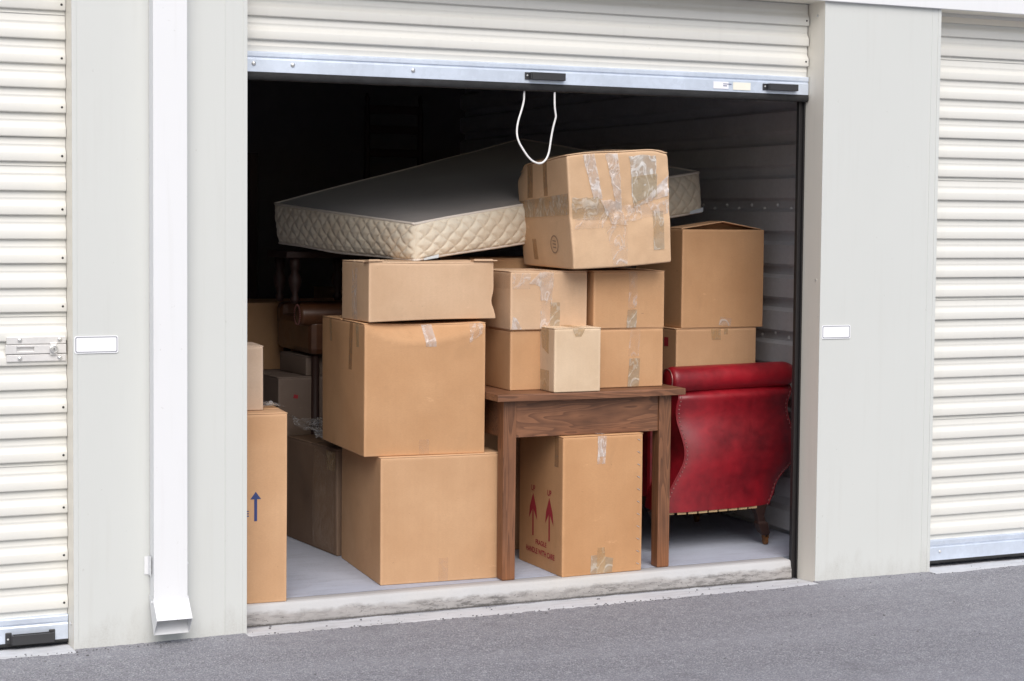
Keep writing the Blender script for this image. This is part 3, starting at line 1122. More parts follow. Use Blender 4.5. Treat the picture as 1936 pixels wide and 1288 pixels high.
# latch on the left door: part of the door
lx, lz = 2.268, 1.013       # local to door_l (door starts at x=-3.10)
lat = MB().box((0, -.0175, 0), (.204, -.0150, .087)).build('slide_latch', M['latch'], door_l, loc=(lx, 0, lz))
MB().box((0, -.026, .062), (.204, -.0180, .087)).build('strap', M['latch'], lat, bevel=.0015)
MB().box((0, -.026, .000), (.204, -.0180, .024)).build('strap', M['latch'], lat, bevel=.0015)
b = MB()
b.box((-.004, -.030, .028), (.034, -.0178, .058))
b.box((.034, -.030, .028), (.094, -.0178, .036))
b.box((.034, -.030, .051), (.094, -.0178, .058))
b.box((.094, -.030, .028), (.204, -.0178, .058))
b.build('slide_bar', M['latch'], lat, bevel=.001)
MB().box((.1475, -.0335, .021), (.172, -.0302, .066)).build('keeper', M['latch'], lat, bevel=.002)
MB().lathe([(.0145, 0), (.0145, -.008), (.0115, -.009), (.0110, -.0065), (.007, -.0065), (.0065, -.010), (.003, -.010)], axis='y', n=24).build('lock_cylinder', M['zinc'], lat, loc=(.160, -.0335, .043))
MB().box((-.0012, -.0008, -.004), (.0012, 0, .004)).build('keyhole', M['hole'], lat, loc=(.160, -.0437, .043))
for bx in (.045, .182):
    for bz in (.0755, .011):
        bolt(lat, bx, -.026, bz, .0085)

# black guide track beside the opening (right) and its hidden left twin
for gx, lb in ((2.427, 'black vertical guide track on the right edge of the opening'), (-.058, 'black vertical guide track behind the left pier')):
    t = thing('door_guide', lb, 'door guide', (gx, .1285, 0))
    MB().box((.004, .012, -.006), (.031, .022, 2.56)).build('channel', M['guide'], t, bevel=.002)
    MB().box((.000, .001, -.006), (.004, .022, 2.05)).build('flange', M['guide'], t, bevel=.001)
    MB().box((.024, .001, -.006), (.031, .0115, 2.05)).build('flange', M['guide'], t, bevel=.001)

# =================================================================== SIGNS, DOWNSPOUT
def sign_plate(label, x, z, w, h):
    t = thing('number_plate', label, 'number plate', (x, -.0024, z), group=None)

    def rr(x0, z0, x1, z1, r):
        pts_ = []
        for cx_, cz_, a0 in ((x1 - r, z0 + r, -90), (x1 - r, z1 - r, 0), (x0 + r, z1 - r, 90), (x0 + r, z0 + r, 180)):
            for k in range(6):
                a = R(a0 + k * 18)
                pts_.append((cx_ + r * math.cos(a), cz_ + r * math.sin(a)))
        return pts_
    MB().prism(rr(0, 0, w, h, .007), -.0015, 0, 'xz').build('plate', M['sign'], t)
    o1, o2 = rr(.0035, .0035, w - .0035, h - .0035, .006), rr(.0060, .0060, w - .0060, h - .0060, .005)
    n_ = len(o1)
    V = [(p[0], -.0019, p[1]) for p in o1] + [(p[0], -.0019, p[1]) for p in o2]
    F = [(i, (i + 1) % n_, (i + 1) % n_ + n_, i + n_) for i in range(n_)]
    link('border_line', mesh('border_line', V, F), M['sign_line'], t)


sign_plate('larger blank white plate with thin dark border left of the downspout', -.617, 1.045, .152, .0615)
sign_plate('smaller blank white plate with bluish border on the right pier', 2.4705, 1.033, .1435, .0575)

t = thing('downspout', 'white square metal downspout with angled bottom outlet on the left pier', 'downspout', (-.355, 0, 0))
w, dp = .120, .070
th = .0022
b = MB()
b.box((0, -dp, .155), (w, -dp + th, 2.6)).box((0, -dp + th, .155), (th, -.003, 2.6)).box((w - th, -dp + th, .155), (w, -.003, 2.6)).box((th, -.003 - th, .155), (w - th, -.003, 2.6))
b.build('pipe', M['white'], t, bevel=.0015)
# elbow: straight collar then kicked forward, open end with visible inside
e = .0022
yz_front = [(-dp - e, .176), (-dp - e, .168), (-.132, .108)]
yz_back = [(-.003, .176), (-.012, .150), (-.078, .046)]
V, F = [], []
for k in range(3):
    for (yy, zz) in (yz_front[k], yz_back[k]):
        for xx in (-e, w + e):
            V.append((xx, yy, zz))
for k in range(2):
    a = 4 * k
    F += [(a, a + 1, a + 5, a + 4), (a + 2, a + 6, a + 7, a + 3), (a, a + 4, a + 6, a + 2), (a + 1, a + 3, a + 7, a + 5)]
o = link('elbow', mesh('elbow', V, F), M['white'], t)
md = o.modifiers.new('solid', 'SOLIDIFY')
md.thickness = .002
md.offset = 0
MB().box((-.006, -.045, .250), (-.0045, .0, .320)).box((-.020, -.0035, .250), (-.006, -.0025, .315)).build('strap', M['white'], t, bevel=.0006)
MB().box((w + .001, -.05, .268), (w + .0025, .0, .300)).build('strap', M['white'], t, bevel=.0006)
for (xx, yy, zz, ax) in ((-.0065, -.022, .268, 'x'), (w + .007, -.05, .290, 'x'), (w + .007, -.05, .160, 'x'), (-.007, -.052, .158, 'x')):
    sg = 1 if xx > 0 else -1
    MB().lathe([(.0055, -.006 * sg), (.0055, -.002 * sg), (.003, 0)], axis='x', n=10).build('screw', M['white'], t, loc=(xx, yy, zz))
MB().lathe([(.0045, 0), (.003, -.004)], axis='y', n=8).build('screw', M['hole'], t, loc=(.088, -.052, .092))

# =================================================================== CARTONS
# ---- left front pair
c = Carton('tall brown carton on the floor at the left pier printed with a blue arrow', (-.242, .115, FZ), (.420, .285, .709), -4.2, 'kraft_tan', seed=2, amp=.003)
L0 = .42


def uB1(x):   # world x on its front -> local u
    return (x + .242) / math.cos(R(4.2)) + .0


for k, du in ((0, 0),):
    uc = uB1(.0585)
    c.outline('printed_arrow', 'front', [[(uc - .0055, .309), (uc + .0055, .309), (uc + .0055, .392), (uc - .0055, .392)],
                                         [(uc - .020, .391), (uc + .020, .391), (uc, .419)]], 'ink_blue')
c.text('printed_letter', 'front', 'E', uB1(.0265), .327, .022, 'ink_blue')
c.patch('tape', 'top', [(.14, 0.005), (.20, .005), (.20, .27), (.14, .27)], 'clear', ripple=.001)
b1 = c
c = Carton('small pinkish carton standing on the blue arrow carton', (-.190, .196, .8005), (.302, .20, .243), -2.5, 'kraft_grey', seed=3, amp=.002)
# crumpled plastic film lying on the arrow carton
n = 26
A, B = np.meshgrid(np.linspace(0, .13, n), np.linspace(0, .12, n), indexing='ij')
P = np.stack([A.ravel(), B.ravel(), A.ravel() * 0], 1)
P[:, 2] = .006 + np.abs(vnoise(P, 28, 3)) * .016 + vnoise(P, 80, 4) * .002
P[:, 2] *= np.clip(1 - np.abs(P[:, 0] / .065 - 1) ** 6, 0.1, 1)
t = thing('plastic_film', 'crumpled clear plastic scrap on top of the blue arrow carton', 'plastic film', (.085, .21, .802), (0, 0, .2))
link('sheet', fast_mesh('sheet', P, grid_faces(n, n)), M['film'], t)

# ---- left stack of three
c = Carton('large plain carton on the floor, lowest of the stack beside the table', (.593, .215, FZ), (.500, .585, .503), -3.3, 'kraft_tan', seed=5, amp=.004)
c.patch('tape', 'front', [(.238, .004), (.278, .004), (.278, .095), (.238, .095)], 'faint')


def warp_mid(P, u):
    # top of the front wall is pushed in above a sagging crease; top edge dips
    w = .49
    zc = .522 - .010 - .062 * np.sin(np.pi * np.clip((u[:, 0]) ** .85, 0, 1)) ** .8
    over = np.clip(P[:, 2] - zc, 0, 1)
    front = np.clip(1 - u[:, 1] * 1.6, 0, 1)
    P = P.copy()
    P[:, 1] += over * front * .8
    P[:, 1] -= np.exp(-((P[:, 2] - zc) / .010) ** 2) * front * .002
    P[:, 2] -= np.sin(np.pi * u[:, 0]) * u[:, 2] ** 6 * .008 * front
    # left wall bulges outward at the rear
    P[:, 0] -= (1 - u[:, 0]) * .045 * u[:, 1]
    return P


c = Carton('big carton with buckled top edge, middle of the left stack', (.535, .251, .594), (.492, .560, .521), -5.5, 'kraft', seed=6, amp=.004, warp=warp_mid, n=34)
c.patch('tape', 'front', [(.246, .430), (.290, .430), (.282, .519), (.240, .519)], 'milky', ripple=.0006)
c.patch('tape', 'front', [(.425, .440), (.478, .478), (.482, .519), (.430, .519)], 'clear', ripple=.001, seed=4)
c.patch('tape', 'front', [(.222, .004), (.262, .004), (.262, .062), (.222, .062)], 'faint')
c.patch('tape', 'left', [(.090, .425), (.060, .425), (.075, .519), (.110, .519)], 'tan_tape')
c.patch('tape', 'left', [(.445, .425), (.415, .425), (.425, .519), (.455, .519)], 'tan_tape')
c.patch('tape', 'left', [(.180, .330), (.140, .330), (.140, .519), (.180, .519)], 'brown_tape')


def warp_top(P, u):
    P = P.copy()
    r = u[:, 0] ** 6
    P[:, 0] += r * (-.010 * np.exp(-((u[:, 2] - .33) / .12) ** 2) + .008 * np.clip(.25 - u[:, 2], 0, 1) * 4 - .004 * u[:, 2])
    P[:, 2] += .010 * np.sin(np.pi * u[:, 0]) * (u[:, 2] - .5) * -1 * (1 - u[:, 1])
    P[:, 2] += np.where(u[:, 2] < .1, .006 * u[:, 0] ** 2, 0)
    return P


c = Carton('wide low carton under the mattress corner, top of the left stack', (.553, .250, 1.119), (.539, .300, .236), 2.2, 'kraft_pale', seed=8, amp=.003, warp=warp_top)
c.patch('tape', 'left', [(.180, .004), (.120, .004), (.120, .233), (.180, .233)], 'clear')
for (x0, x1, rz_, s_) in ((-.004, .062, .10, 1), (.445, .545, -.05, 2)):
    o = MB().box((0, 0, 0), (x1 - x0, .055, .0035)).box((0, .0, .004), (x1 - x0 - .02, .040, .007)).build('torn_flap', M['kraft_pale'], c.root, loc=(x0, -.008, .2385), rot=(-.12, 0, rz_))

# ---- cartons on the table
TZ = .8365
c = Carton('carton on the table behind the small one, lower left of four', (1.143, .225, TZ), (.335, .42, .243), .5, 'kraft', seed=10, amp=.003)
c = Carton('carton with crumpled clear tape, upper left of the four on the table', (1.138, .215, 1.0805), (.340, .36, .236), .0, 'kraft_pale', seed=11, amp=.003)
c.patch('tape', 'front', [(.128, .118), (.178, .118), (.190, .233), (.125, .233)], 'milky', ripple=.0020, n=(26, 40), seed=1, ragged=.004)
c.patch('tape', 'front', [(.128, .004), (.172, .004), (.180, .125), (.130, .118)], 'clear', ripple=.0016, n=(22, 34), seed=3)
c.patch('tape', 'front', [(.172, .004), (.216, .004), (.216, .110), (.172, .110)], 'old_tape', ripple=.0008, n=(20, 30), seed=5)
c.patch('tape', 'front', [(.080, .190), (.128, .170), (.135, .215), (.125, .228)], 'milky', ripple=.0018, n=(20, 20), seed=7, ragged=.006)
c.patch('tape', 'front', [(.004, .165), (.085, .165), (.085, .228), (.004, .228)], 'clear', ripple=.0004)
c.patch('tape', 'left', [(.34, .165), (.004, .165), (.004, .228), (.34, .228)], 'faint', ripple=.0006)
c.patch('tape', 'front', [(.003, .003), (.050, .003), (.028, .045), (.010, .055)], 'milky', ripple=.0005, seed=8)
c.patch('tape', 'top', [(.125, .002), (.18, .002), (.18, .14), (.125, .14)], 'milky', ripple=.0015)
c = Carton('plain carton on the table, lower right of four, with a clear tape strip', (1.484, .200, TZ), (.341, .44, .2425), -.3, 'kraft', seed=12, amp=.003)
c.patch('tape', 'front', [(.176, .003), (.228, .003), (.232, .120), (.182, .120)], 'old_tape', ripple=.0012, n=(20, 40), seed=2)
c.patch('tape', 'front', [(.176, .128), (.224, .128), (.234, .240), (.188, .240)], 'clear', ripple=.0018, n=(20, 40), seed=4)
c = Carton('carton with vertical clear tape, upper right of four on the table', (1.499, .195, 1.0800), (.328, .38, .237), .4, 'kraft', seed=13, amp=.003)
c.patch('tape', 'front', [(.150, .003), (.196, .003), (.198, .078), (.154, .078)], 'old_tape', ripple=.0007, n=(20, 30), seed=6)
c.patch('tape', 'front', [(.156, .082), (.196, .082), (.198, .234), (.158, .234)], 'clear', ripple=.0018, n=(20, 44), seed=9)
c.patch('tape', 'top', [(.156, .002), (.198, .002), (.198, .14), (.156, .14)], 'clear', ripple=.0012)


def warp_small(P, u):
    P = P.copy()
    d1 = np.exp(-((u[:, 2] - (.84 + .45 * np.abs(u[:, 0] - .5))) / .02) ** 2)
    d2 = np.exp(-((u[:, 2] - (.42 - .42 * u[:, 0]) - .05) / .02) ** 2) * (u[:, 0] > .45)
    P[:, 1] += (d1 + d2) * .0012 * (1 - u[:, 1])
    return P


c = Carton('small pale carton at the front edge of the table', (1.277, .093, TZ), (.206, .165, .257), .5, 'kraft_light', seed=14, amp=.0018, warp=warp_small)
c.patch('tape', 'left', [(.125, .004), (.045, .004), (.045, .085), (.125, .085)], 'tan_tape')
c.patch('tape', 'left', [(.110, .175), (.050, .150), (.050, .254), (.125, .254)], 'tan_tape')
c.patch('tape', 'front', [(.092, .222), (.118, .222), (.135, .254), (.078, .254)], 'tan_tape', ripple=.0006)
c.patch('tape', 'top', [(.085, .002), (.13, .002), (.13, .16), (.085, .16)], 'tan_tape')

# ---- battered carton on top
K = {(0, 0, 0): (1.3585, .098, 1.3275), (1, 0, 0): (1.7996, .089, 1.3560), (0, 0, 1): (1.3318, .112, 1.7811), (1, 0, 1): (1.7831, .103, 1.8102),
     (0, 1, 1): (1.3408, .634, 1.7467), (0, 1, 0): (1.3667, .600, 1.3300), (1, 1, 1): (1.8000, .620, 1.8250), (1, 1, 0): (1.812, .600, 1.345)}
base = np.array(K[(0, 0, 0)])
K = {k: tuple(np.array(v) - base) for k, v in K.items()}


def warp_worn(P, u):
    P = P.copy()
    n1 = vnoise(P, 9, 50)
    n2 = vnoise(P, 26, 51)
    mid = np.exp(-((u[:, 2] - .47 - .06 * vnoise(P * [1, 0, 0], 8, 52)) / .055) ** 2)
    fr = np.clip(1 - u[:, 1] * 3, 0, 1)
    P[:, 1] += fr * (n1 * .0038 + n2 * .0024 + mid * .006)
    P[:, 2] += np.clip(u[:, 2] - .9, 0, 1) * 10 * (vnoise(P * [1, 1, 0], 7, 53) * .006 + .016 * np.sin(np.pi * np.clip(u[:, 0], 0, 1)) * (.4 + u[:, 1]))
    # bottom belly sags between its supports
    P[:, 2] -= np.clip(.08 - u[:, 2], 0, 1) * 12 * .012 * np.sin(np.pi * u[:, 0]) * np.sin(np.pi * np.clip(u[:, 1] * .8 + .1, 0, 1))
    # dog-eared top corners
    cr = np.exp(-(((1 - u[:, 0]) / .10) ** 2 + (u[:, 1] / .10) ** 2 + ((1 - u[:, 2]) / .06) ** 2))
    P[:, 2] -= cr * .012
    P[:, 0] -= cr * .006
    cl = np.exp(-((u[:, 0] / .10) ** 2 + ((1 - u[:, 1]) / .12) ** 2 + ((1 - u[:, 2]) / .10) ** 2))
    P[:, 2] -= cl * .03
    P[:, 0] += cl * .02
    return P


c = Carton('battered old carton covered in wrinkled tape, highest box above the table', tuple(base), (.447, .525, .450), 0, 'kraft_worn', rot=(0, 0, 0), seed=16, amp=.003,
           r=.007, warp=warp_worn, corners=K, n=46)


def px(u, v):     # photo crop fractions of the front face -> metres
    return (u * .447, v * .450)


c.patch('tape', 'front', [px(.235, .60), px(.325, .60), px(.265, .985), px(.150, .985)], 'milky', ripple=.0018, n=(24, 60), seed=1)
c.patch('tape', 'front', [px(.46, .50), px(.52, .47), px(.49, .985), px(.375, .985)], 'milky', ripple=.0022, n=(24, 60), seed=2, ragged=.003)
c.patch('tape', 'front', [px(.40, .38), px(.56, .36), px(.50, .56), px(.30, .60)], 'milky', ripple=.0032, n=(40, 40), seed=3, ragged=.006)
c.patch('tape', 'front', [px(.02, .44), px(.42, .40), px(.30, .62), px(.02, .62)], 'old_tape', ripple=.0020, n=(50, 30), seed=4, ragged=.004)
c.patch('tape', 'front', [px(.04, .35), px(.50, .34), px(.48, .46), px(.04, .44)], 'clear', ripple=.0024, n=(50, 26), seed=5, ragged=.004)
c.patch('tape', 'front', [px(.52, .38), px(.98, .44), px(.985, .56), px(.50, .53)], 'clear', ripple=.0026, n=(50, 26), seed=6, ragged=.004)
c.patch('tape', 'front', [px(.62, .50), px(.985, .60), px(.985, .78), px(.72, .56)], 'milky', ripple=.0022, n=(40, 30), seed=7, ragged=.004)
c.patch('grimy_label', 'front', [px(.63, .54), px(.87, .64), px(.87, .95), px(.60, .96)], 'label', off=.0022, ripple=.0008, n=(30, 40), seed=8, ragged=.004)
c.patch('tape', 'front', [px(.63, .50), px(.87, .60), px(.87, .80), px(.62, .78)], 'old_tape', off=.0032, ripple=.0010, n=(30, 30), seed=9)
c.patch('tape', 'front', [px(.82, .12), px(.93, .12), px(.93, .46), px(.82, .47)], 'old_tape', off=.0018, ripple=.0006, n=(16, 40), seed=10)
c.patch('tape', 'front', [px(.40, .02), px(.54, .02), px(.56, .36), px(.34, .36)], 'clear', ripple=.0014, n=(20, 40), seed=11)
c.patch('tape', 'left', [(.515, .215), (.004, .215), (.004, .300), (.515, .290)], 'old_tape', ripple=.0006)
c.patch('tape', 'left', [(.245, .300), (.205, .300), (.200, .447), (.240, .447)], 'brown_tape')
c.patch('tape', 'left', [(.420, .300), (.365, .300), (.345, .447), (.400, .447)], 'brown_tape')
c.patch('tape', 'left', [(.395, .030), (.350, .030), (.360, .120), (.400, .120)], 'brown_tape')
c.patch('tape', 'top', [(.18, .003), (.24, .003), (.24, .3), (.18, .3)], 'milky', ripple=.0015)
# oval stamp on the left wall
ring = []
for k in range(24):
    a0, a1 = 2 * math.pi * k / 24, 2 * math.pi * (k + 1) / 24
    f_ = lambda a, r_: (.172 + .040 * r_ * math.cos(a), .098 + .038 * r_ * math.sin(a))
    ring.append([f_(a0, .86), f_(a0, 1), f_(a1, 1), f_(a1, .86)][::-1])
for dz in (-.014, 0, .013):
    ring.append([(.19, .098 + dz), (.156, .095 + dz), (.156, .100 + dz), (.19, .103 + dz)])
c.outline('oval_stamp', 'left', ring, 'ink_dark', off=.0016)

# box glimpsed behind the battered carton
c = Carton('carton half hidden behind the upper left table carton', (1.15, .66, 1.085), (.46, .36, .272), 0, 'kraft', seed=17)
c = Carton('dark carton standing on the floor behind the table', (1.17, .70, FZ), (.44, .36, .994), 0, 'kraft_far', seed=18)

# ---- under the table
c = Carton('tall carton under the table with red arrows and FRAGILE lettering', (1.323, .100, FZ), (.366, .400, .566), .4, 'kraft_deep', rot=(0, 0, R(1.5)), seed=20, amp=.003)
c.patch('tape', 'front', [(.156, .480), (.192, .480), (.196, .563), (.156, .563)], 'milky', ripple=.0012, n=(20, 34))
c.patch('tape', 'front', [(.152, .450), (.190, .450), (.192, .490), (.154, .490)], 'clear', ripple=.0010)
c.patch('tape', 'front', [(.150, .004), (.198, .004), (.193, .110), (.160, .110)], 'tan_tape', ripple=.0006)
c.patch('tape', 'front', [(.128, .004), (.158, .004), (.158, .080), (.130, .080)], 'old_tape', ripple=.0006)
c.patch('tape', 'front', [(.192, .004), (.228, .004), (.232, .062), (.196, .070)], 'old_tape', ripple=.0006)
c.patch('tape', 'left', [(.070, .440), (.035, .440), (.035, .563), (.070, .563)], 'brown_tape')
c.patch('tape', 'top', [(.156, .002), (.194, .002), (.194, .3), (.156, .3)], 'milky', ripple=.001)
sme = None
for k in range(11):
    pz = .030 + k * .051
    P0 = c.face_pts('front', np.array([[.347, pz]]), .0012)[0]
    if sme is None:
        o = MB().box((-.007, -.001, -.0012), (.007, .0005, .0012)).build('staple', M['zinc'], c.root)
        sme = o.data
    else:
        o = link('staple', sme, None, c.root)
    o.location = P0
    o.rotation_euler = (0, .5, 0)
for uc in (.114, .262):
    zf = -.09
    c.outline('printed_arrow', 'left', [[(uc + .006, .127), (uc - .006, .127), (uc - .006, .235), (uc + .006, .235)],
                                        [(uc + .038, .195), (uc + .006, .235), (uc + .006, .262), (uc + .030, .245)],
                                        [(uc - .006, .262), (uc - .006, .235), (uc - .038, .195), (uc - .030, .245)],
                                        [(uc + .030, .245), (uc + .006, .236), (uc - .006, .236), (uc - .030, .245), (uc, .305)]], 'ink_red')
    c.text('printed_word', 'left', 'UP', uc, .312, .024, 'ink_red', width=.036)
c.text('printed_word', 'left', 'FRAGILE', .188, .095, .021, 'ink_red', width=.098)
c.text('printed_word', 'left', 'HANDLE WITH CARE', .195, .055, .024, 'ink_red', width=.262)

# ---- right stack
c = Carton('large open carton with raised flaps near the right wall', (2.137, .600, 1.0457), (.4196, .44, .439), .0, 'kraft', seed=22, amp=.003, flaps=False)
c.patch('tape', 'front', [(.190, .012), (.250, .006), (.255, .040), (.196, .050)], 'clear', ripple=.0008)
MB().prism([(.002, 0), (.418, 0), (.27, .030), (.215, .040), (.13, .028)], -.002, .0015, 'xz').build('top_flap', M['kraft'], c.root, loc=(0, .12, .438), rot=(.3, 0, 0))
MB().prism([(0, 0), (.215, .0), (.22, .12), (0, .15)], 0, .0035, 'xy').build('top_flap', M['kraft_tan'], c.root, loc=(.002, .012, .441), rot=(.0, -.15, 0))
MB().prism([(0, 0), (.206, .01), (.206, .14), (0, .12)], 0, .0035, 'xy').build('top_flap', M['kraft_tan'], c.root, loc=(.214, .012, .473), rot=(.0, .165, 0))
c = Carton('tan carton on the red armchair seat under the large open one', (2.114, .602, .452), (.413, .41, .592), .3, 'kraft_tan', seed=23, amp=.003)
c.patch('tape', 'front', [(.180, .540), (.226, .540), (.226, .589), (.176, .589)], 'tan_tape', ripple=.001)
c.patch('tape', 'front', [(.243, .563), (.264, .563), (.264, .589), (.243, .589)], 'tan_tape')
c.patch('red_mark', 'left', [(.105, .510), (.068, .510), (.068, .550), (.105, .550)], 'ink_red')
# ---- dark cartons deep on the left
c = Carton('dark taped carton on the floor just behind the lowest left carton', (.618, .835, FZ), (.44, .53, .452), 6.8, 'kraft_dim', seed=26, amp=.006)
c.patch('tape', 'left', [(.235, .01), (.02, .01), (.02, .40), (.225, .44)], 'faint', ripple=.002)
c.patch('tape', 'left', [(.09, .36), (.01, .36), (.01, .44), (.10, .44)], 'tan_tape', ripple=.001)
n = 40
A, B = np.meshgrid(np.linspace(0, .42, n), np.linspace(0, .50, n), indexing='ij')
P = np.stack([A.ravel(), B.ravel(), A.ravel() * 0], 1)
P[:, 2] = .010 + np.abs(vnoise(P, 9, 3)) * .050 + vnoise(P, 30, 4) * .008 + P[:, 1] * .10
P[:, 0] += vnoise(P, 12, 8) * .015
t = thing('plastic_film', 'large dusty plastic sheet crumpled over the dark carton on the floor', 'plastic film', (.60, .84, .55), (0, 0, R(6.8)))
link('sheet', fast_mesh('sheet', P, grid_faces(n, n)), M['film'], t)
c = Carton('whitish carton with a red spot in the dark behind the left stack', (.525, 1.40, FZ), (.44, .42, .712), 4, 'kraft_white_shaded', seed=27)
c.patch('red_mark', 'front', [(.070, .618), (.092, .615), (.094, .630), (.074, .635)], 'ink_red')
c = Carton('small dark carton on top of the whitish one in the shade', (.665, 1.44, .804), (.36, .30, .088), 7, 'kraft_white_shaded', seed=28)
c = Carton('broad brown carton standing at the back left of the unit', (.30, 2.0, FZ), (.95, .45, 1.016), 0, 'kraft', seed=29)

# =================================================================== TABLE
def rounded(name, size, mat, parent, loc, r=.003, rot=(0, 0, 0)):
    o = MB().box((0, 0, 0), size).build(name, mat, parent, bevel=r, loc=loc, rot=rot)
    return o


t = thing('wooden_table', 'brown wooden table carrying the small cartons at the front of the unit', 'table', (1.071, .122, FZ), (0, 0, R(.6)))
tt = TZ - FZ - .001
for lx_, ly_ in ((0, 0), (.702, 0), (0, .47), (.702, .47)):
    hgt = tt - .0265
    V = []
    for z, k in ((0, .051), (.006, .055), (.35, .056), (hgt, .057)):
        for (sx, sy) in ((-1, -1), (1, -1), (1, 1), (-1, 1)):
            V.append((.0285 + sx * k / 2, .0285 + sy * k / 2, z))
    F = [(3, 2, 1, 0), (12, 13, 14, 15)]
    for k in range(3):
        for i in range(4):
            F.append((4 * k + i, 4 * k + (i + 1) % 4, 4 * k + 4 + (i + 1) % 4, 4 * k + 4 + i))
    q = MB()
    q.add(V, F)
    q.build('leg', M['wood_z'], t, bevel=.0025, loc=(lx_, ly_, 0))
rounded('apron', (.644, .022, .150), M['wood_x'], t, (.058, .008, tt - .1768), .002)
rounded('apron', (.644, .022, .150), M['wood_x'], t, (.058, .497, tt - .1768), .002)
rounded('apron', (.022, .412, .150), M['wood_x'], t, (.008, .058, tt - .1768), .002)
rounded('apron', (.022, .412, .150), M['wood_x'], t, (.729, .058, tt - .1768), .002)
# top of three boards, slightly bowed front edge
for k, (ya, yb) in enumerate(((-.034, .168), (.1695, .372), (.3735, .565))):
    nx = 30
    xs = np.linspace(-.040, .806, nx)
    q = MB()
    V, F = [], []
    for x in xs:
        bow = -.0025 * math.sin(math.pi * (x + .04) / .846)
        f0 = .0045 * math.sin(math.pi * (x + .04) / .846) if k == 0 else 0
        for (yy, zz) in ((ya + f0 * 0, tt - .026 + bow), (ya, tt - .004 + bow), (ya + .004, tt + bow * .3), (yb, tt), (yb, tt - .026)):
            V.append((x, yy, zz))
    for i in range(nx - 1):
        for j in range(5):
            F.append((i * 5 + j, i * 5 + (j + 1) % 5, (i + 1) * 5 + (j + 1) % 5, (i + 1) * 5 + j))
    F.append((0, 1, 2, 3, 4))
    F.append(tuple((nx - 1) * 5 + j for j in (4, 3, 2, 1, 0)))
    q.add(V, F)
    q.build('top_board', M['wood_x'], t)

# =================================================================== RED ARMCHAIR (seen from behind)
ac = thing('leather_armchair', 'red leather armchair with rolled back and nail trim by the right wall', 'armchair', (1.96, .36, FZ), (0, 0, R(0)))
ox, oy, oz = 1.96, .36, FZ
# silhouette of the outside back (world x at each z)
zs = np.array([.270, .300, .331, .360, .398, .430, .453, .475, .498, .544, .590, .660, .716, .755, .790])
xl = np.array([1.935, 1.942, 1.950, 1.962, 1.980, 1.998, 2.010, 2.022, 2.030, 2.032, 2.023, 2.007, 2.003, 2.010, 2.020])
xr = np.array([2.480, 2.498, 2.508, 2.514, 2.538, 2.570, 2.598, 2.614, 2.620, 2.620, 2.604, 2.586, 2.582, 2.592, 2.612])
nz, nx = 60, 60
zz = np.linspace(.268, .790, nz)
XL = np.interp(zz, zs, xl)
XR = np.interp(zz, zs, xr)
ker = np.hanning(11) / np.hanning(11).sum()
XLs = np.convolve(np.pad(XL, 5, 'edge'), ker, 'valid')
XRs = np.convolve(np.pad(XR, 5, 'edge'), ker, 'valid')


def back_y(z, s):
    """outside back: concave below the roll, full belly, tucked under at the bottom; s 0..1 across"""
    tz = (z - .268) / (.79 - .268)
    y = .352 + .022 * np.exp(-((tz - .80) / .16) ** 2) - .016 * np.exp(-((tz - .42) / .22) ** 2)
    y += .028 * (np.abs(s - .5) * 2) ** 5 + .040 * np.clip((tz - .93) / .07, 0, 1) ** 2
    return y


V = []
for i in range(nx):
    s_ = i / (nx - 1)
    for k in range(nz):
        x = XLs[k] + (XRs[k] - XLs[k]) * s_
        zb_ = zz[k] + (.022 * (1 - s_) * -0 if k == 0 else 0)
        V.append((x - ox, back_y(zz[k], s_) - oy + .03 * s_ * 1.0, zb_ - oz + .004 * s_))
V = np.array(V)
V[:, 1] += vnoise(V, 7, 61) * .003
link('outside_back', fast_mesh('outside_back', V, grid_faces(nx, nz)), M['leather'], ac)
# side walls of the back running into the unit (left and right)
for side in (0, 1):
    W = []
    nd_ = 12
    for j in range(nd_):
        for k in range(nz):
            x = (XLs if side == 0 else XRs)[k]
            y0_ = back_y(zz[k], float(side)) + .03 * side
            q = j / (nd_ - 1)
            W.append((x - ox + (-.010 if side == 0 else .006) * math.sin(math.pi * q), y0_ - oy + q * .17, zz[k] - oz + .004 * side))
    link('back_side', fast_mesh('back_side', np.array(W), grid_faces(nd_, nz, 0, flip=(side == 1))), M['leather'], ac)
# inside back
q = MB().box((.06, .150, .20), (.60, .19, .72))
q.build('inside_back', M['leather'], ac, bevel=.015)
# rolled top: a fat roll along x, slightly tapered ends
prof = []
xs_ = np.linspace(1.970, 2.618, 40)
for x in xs_:
    e_ = min(1, (x - 1.970) / .018, (2.618 - x) / .050)
    r_ = .056 * (1 - .12 * (1 - max(0, e_)) ** 2)
    if x > 2.556:
        r_ *= 1 - .22 * ((x - 2.556) / .062) ** 2
    prof.append((r_, x - ox))
q = MB()
n = 32
V, F = [], []
for r_, x in prof:
    for k in range(n):
        a = 2 * math.pi * k / n
        V.append((x, .048 + .04 * (x / .64) + 1.02 * r_ * math.cos(a), .749 + .006 * x / .64 + r_ * math.sin(a) * 1.0))
for i in range(len(prof) - 1):
    for k in range(n):
        F.append((i * n + k, i * n + (k + 1) % n, (i + 1) * n + (k + 1) % n, (i + 1) * n + k))
F.append(tuple(range(n)))
F.append(tuple((len(prof) - 1) * n + k for k in range(n - 1, -1, -1)))
q.add(V, F)
rl = q.build('back_roll', M['leather'], ac, smooth=True)
# padded disc at the roll's visible end, ringed with nails
MB().lathe([(.044, .0), (.042, -.006), (.03, -.010), (.001, -.012)], axis='x', n=28).build('roll_end', M['leather'], ac, smooth=True, loc=(.009, .049, .749))
MB().tube([(.003, .049 + .047 * math.cos(a), .749 + .047 * math.sin(a)) for a in np.linspace(0, 2 * math.pi, 33)], .0028, 6).build('piping', M['nail'], ac, smooth=True)
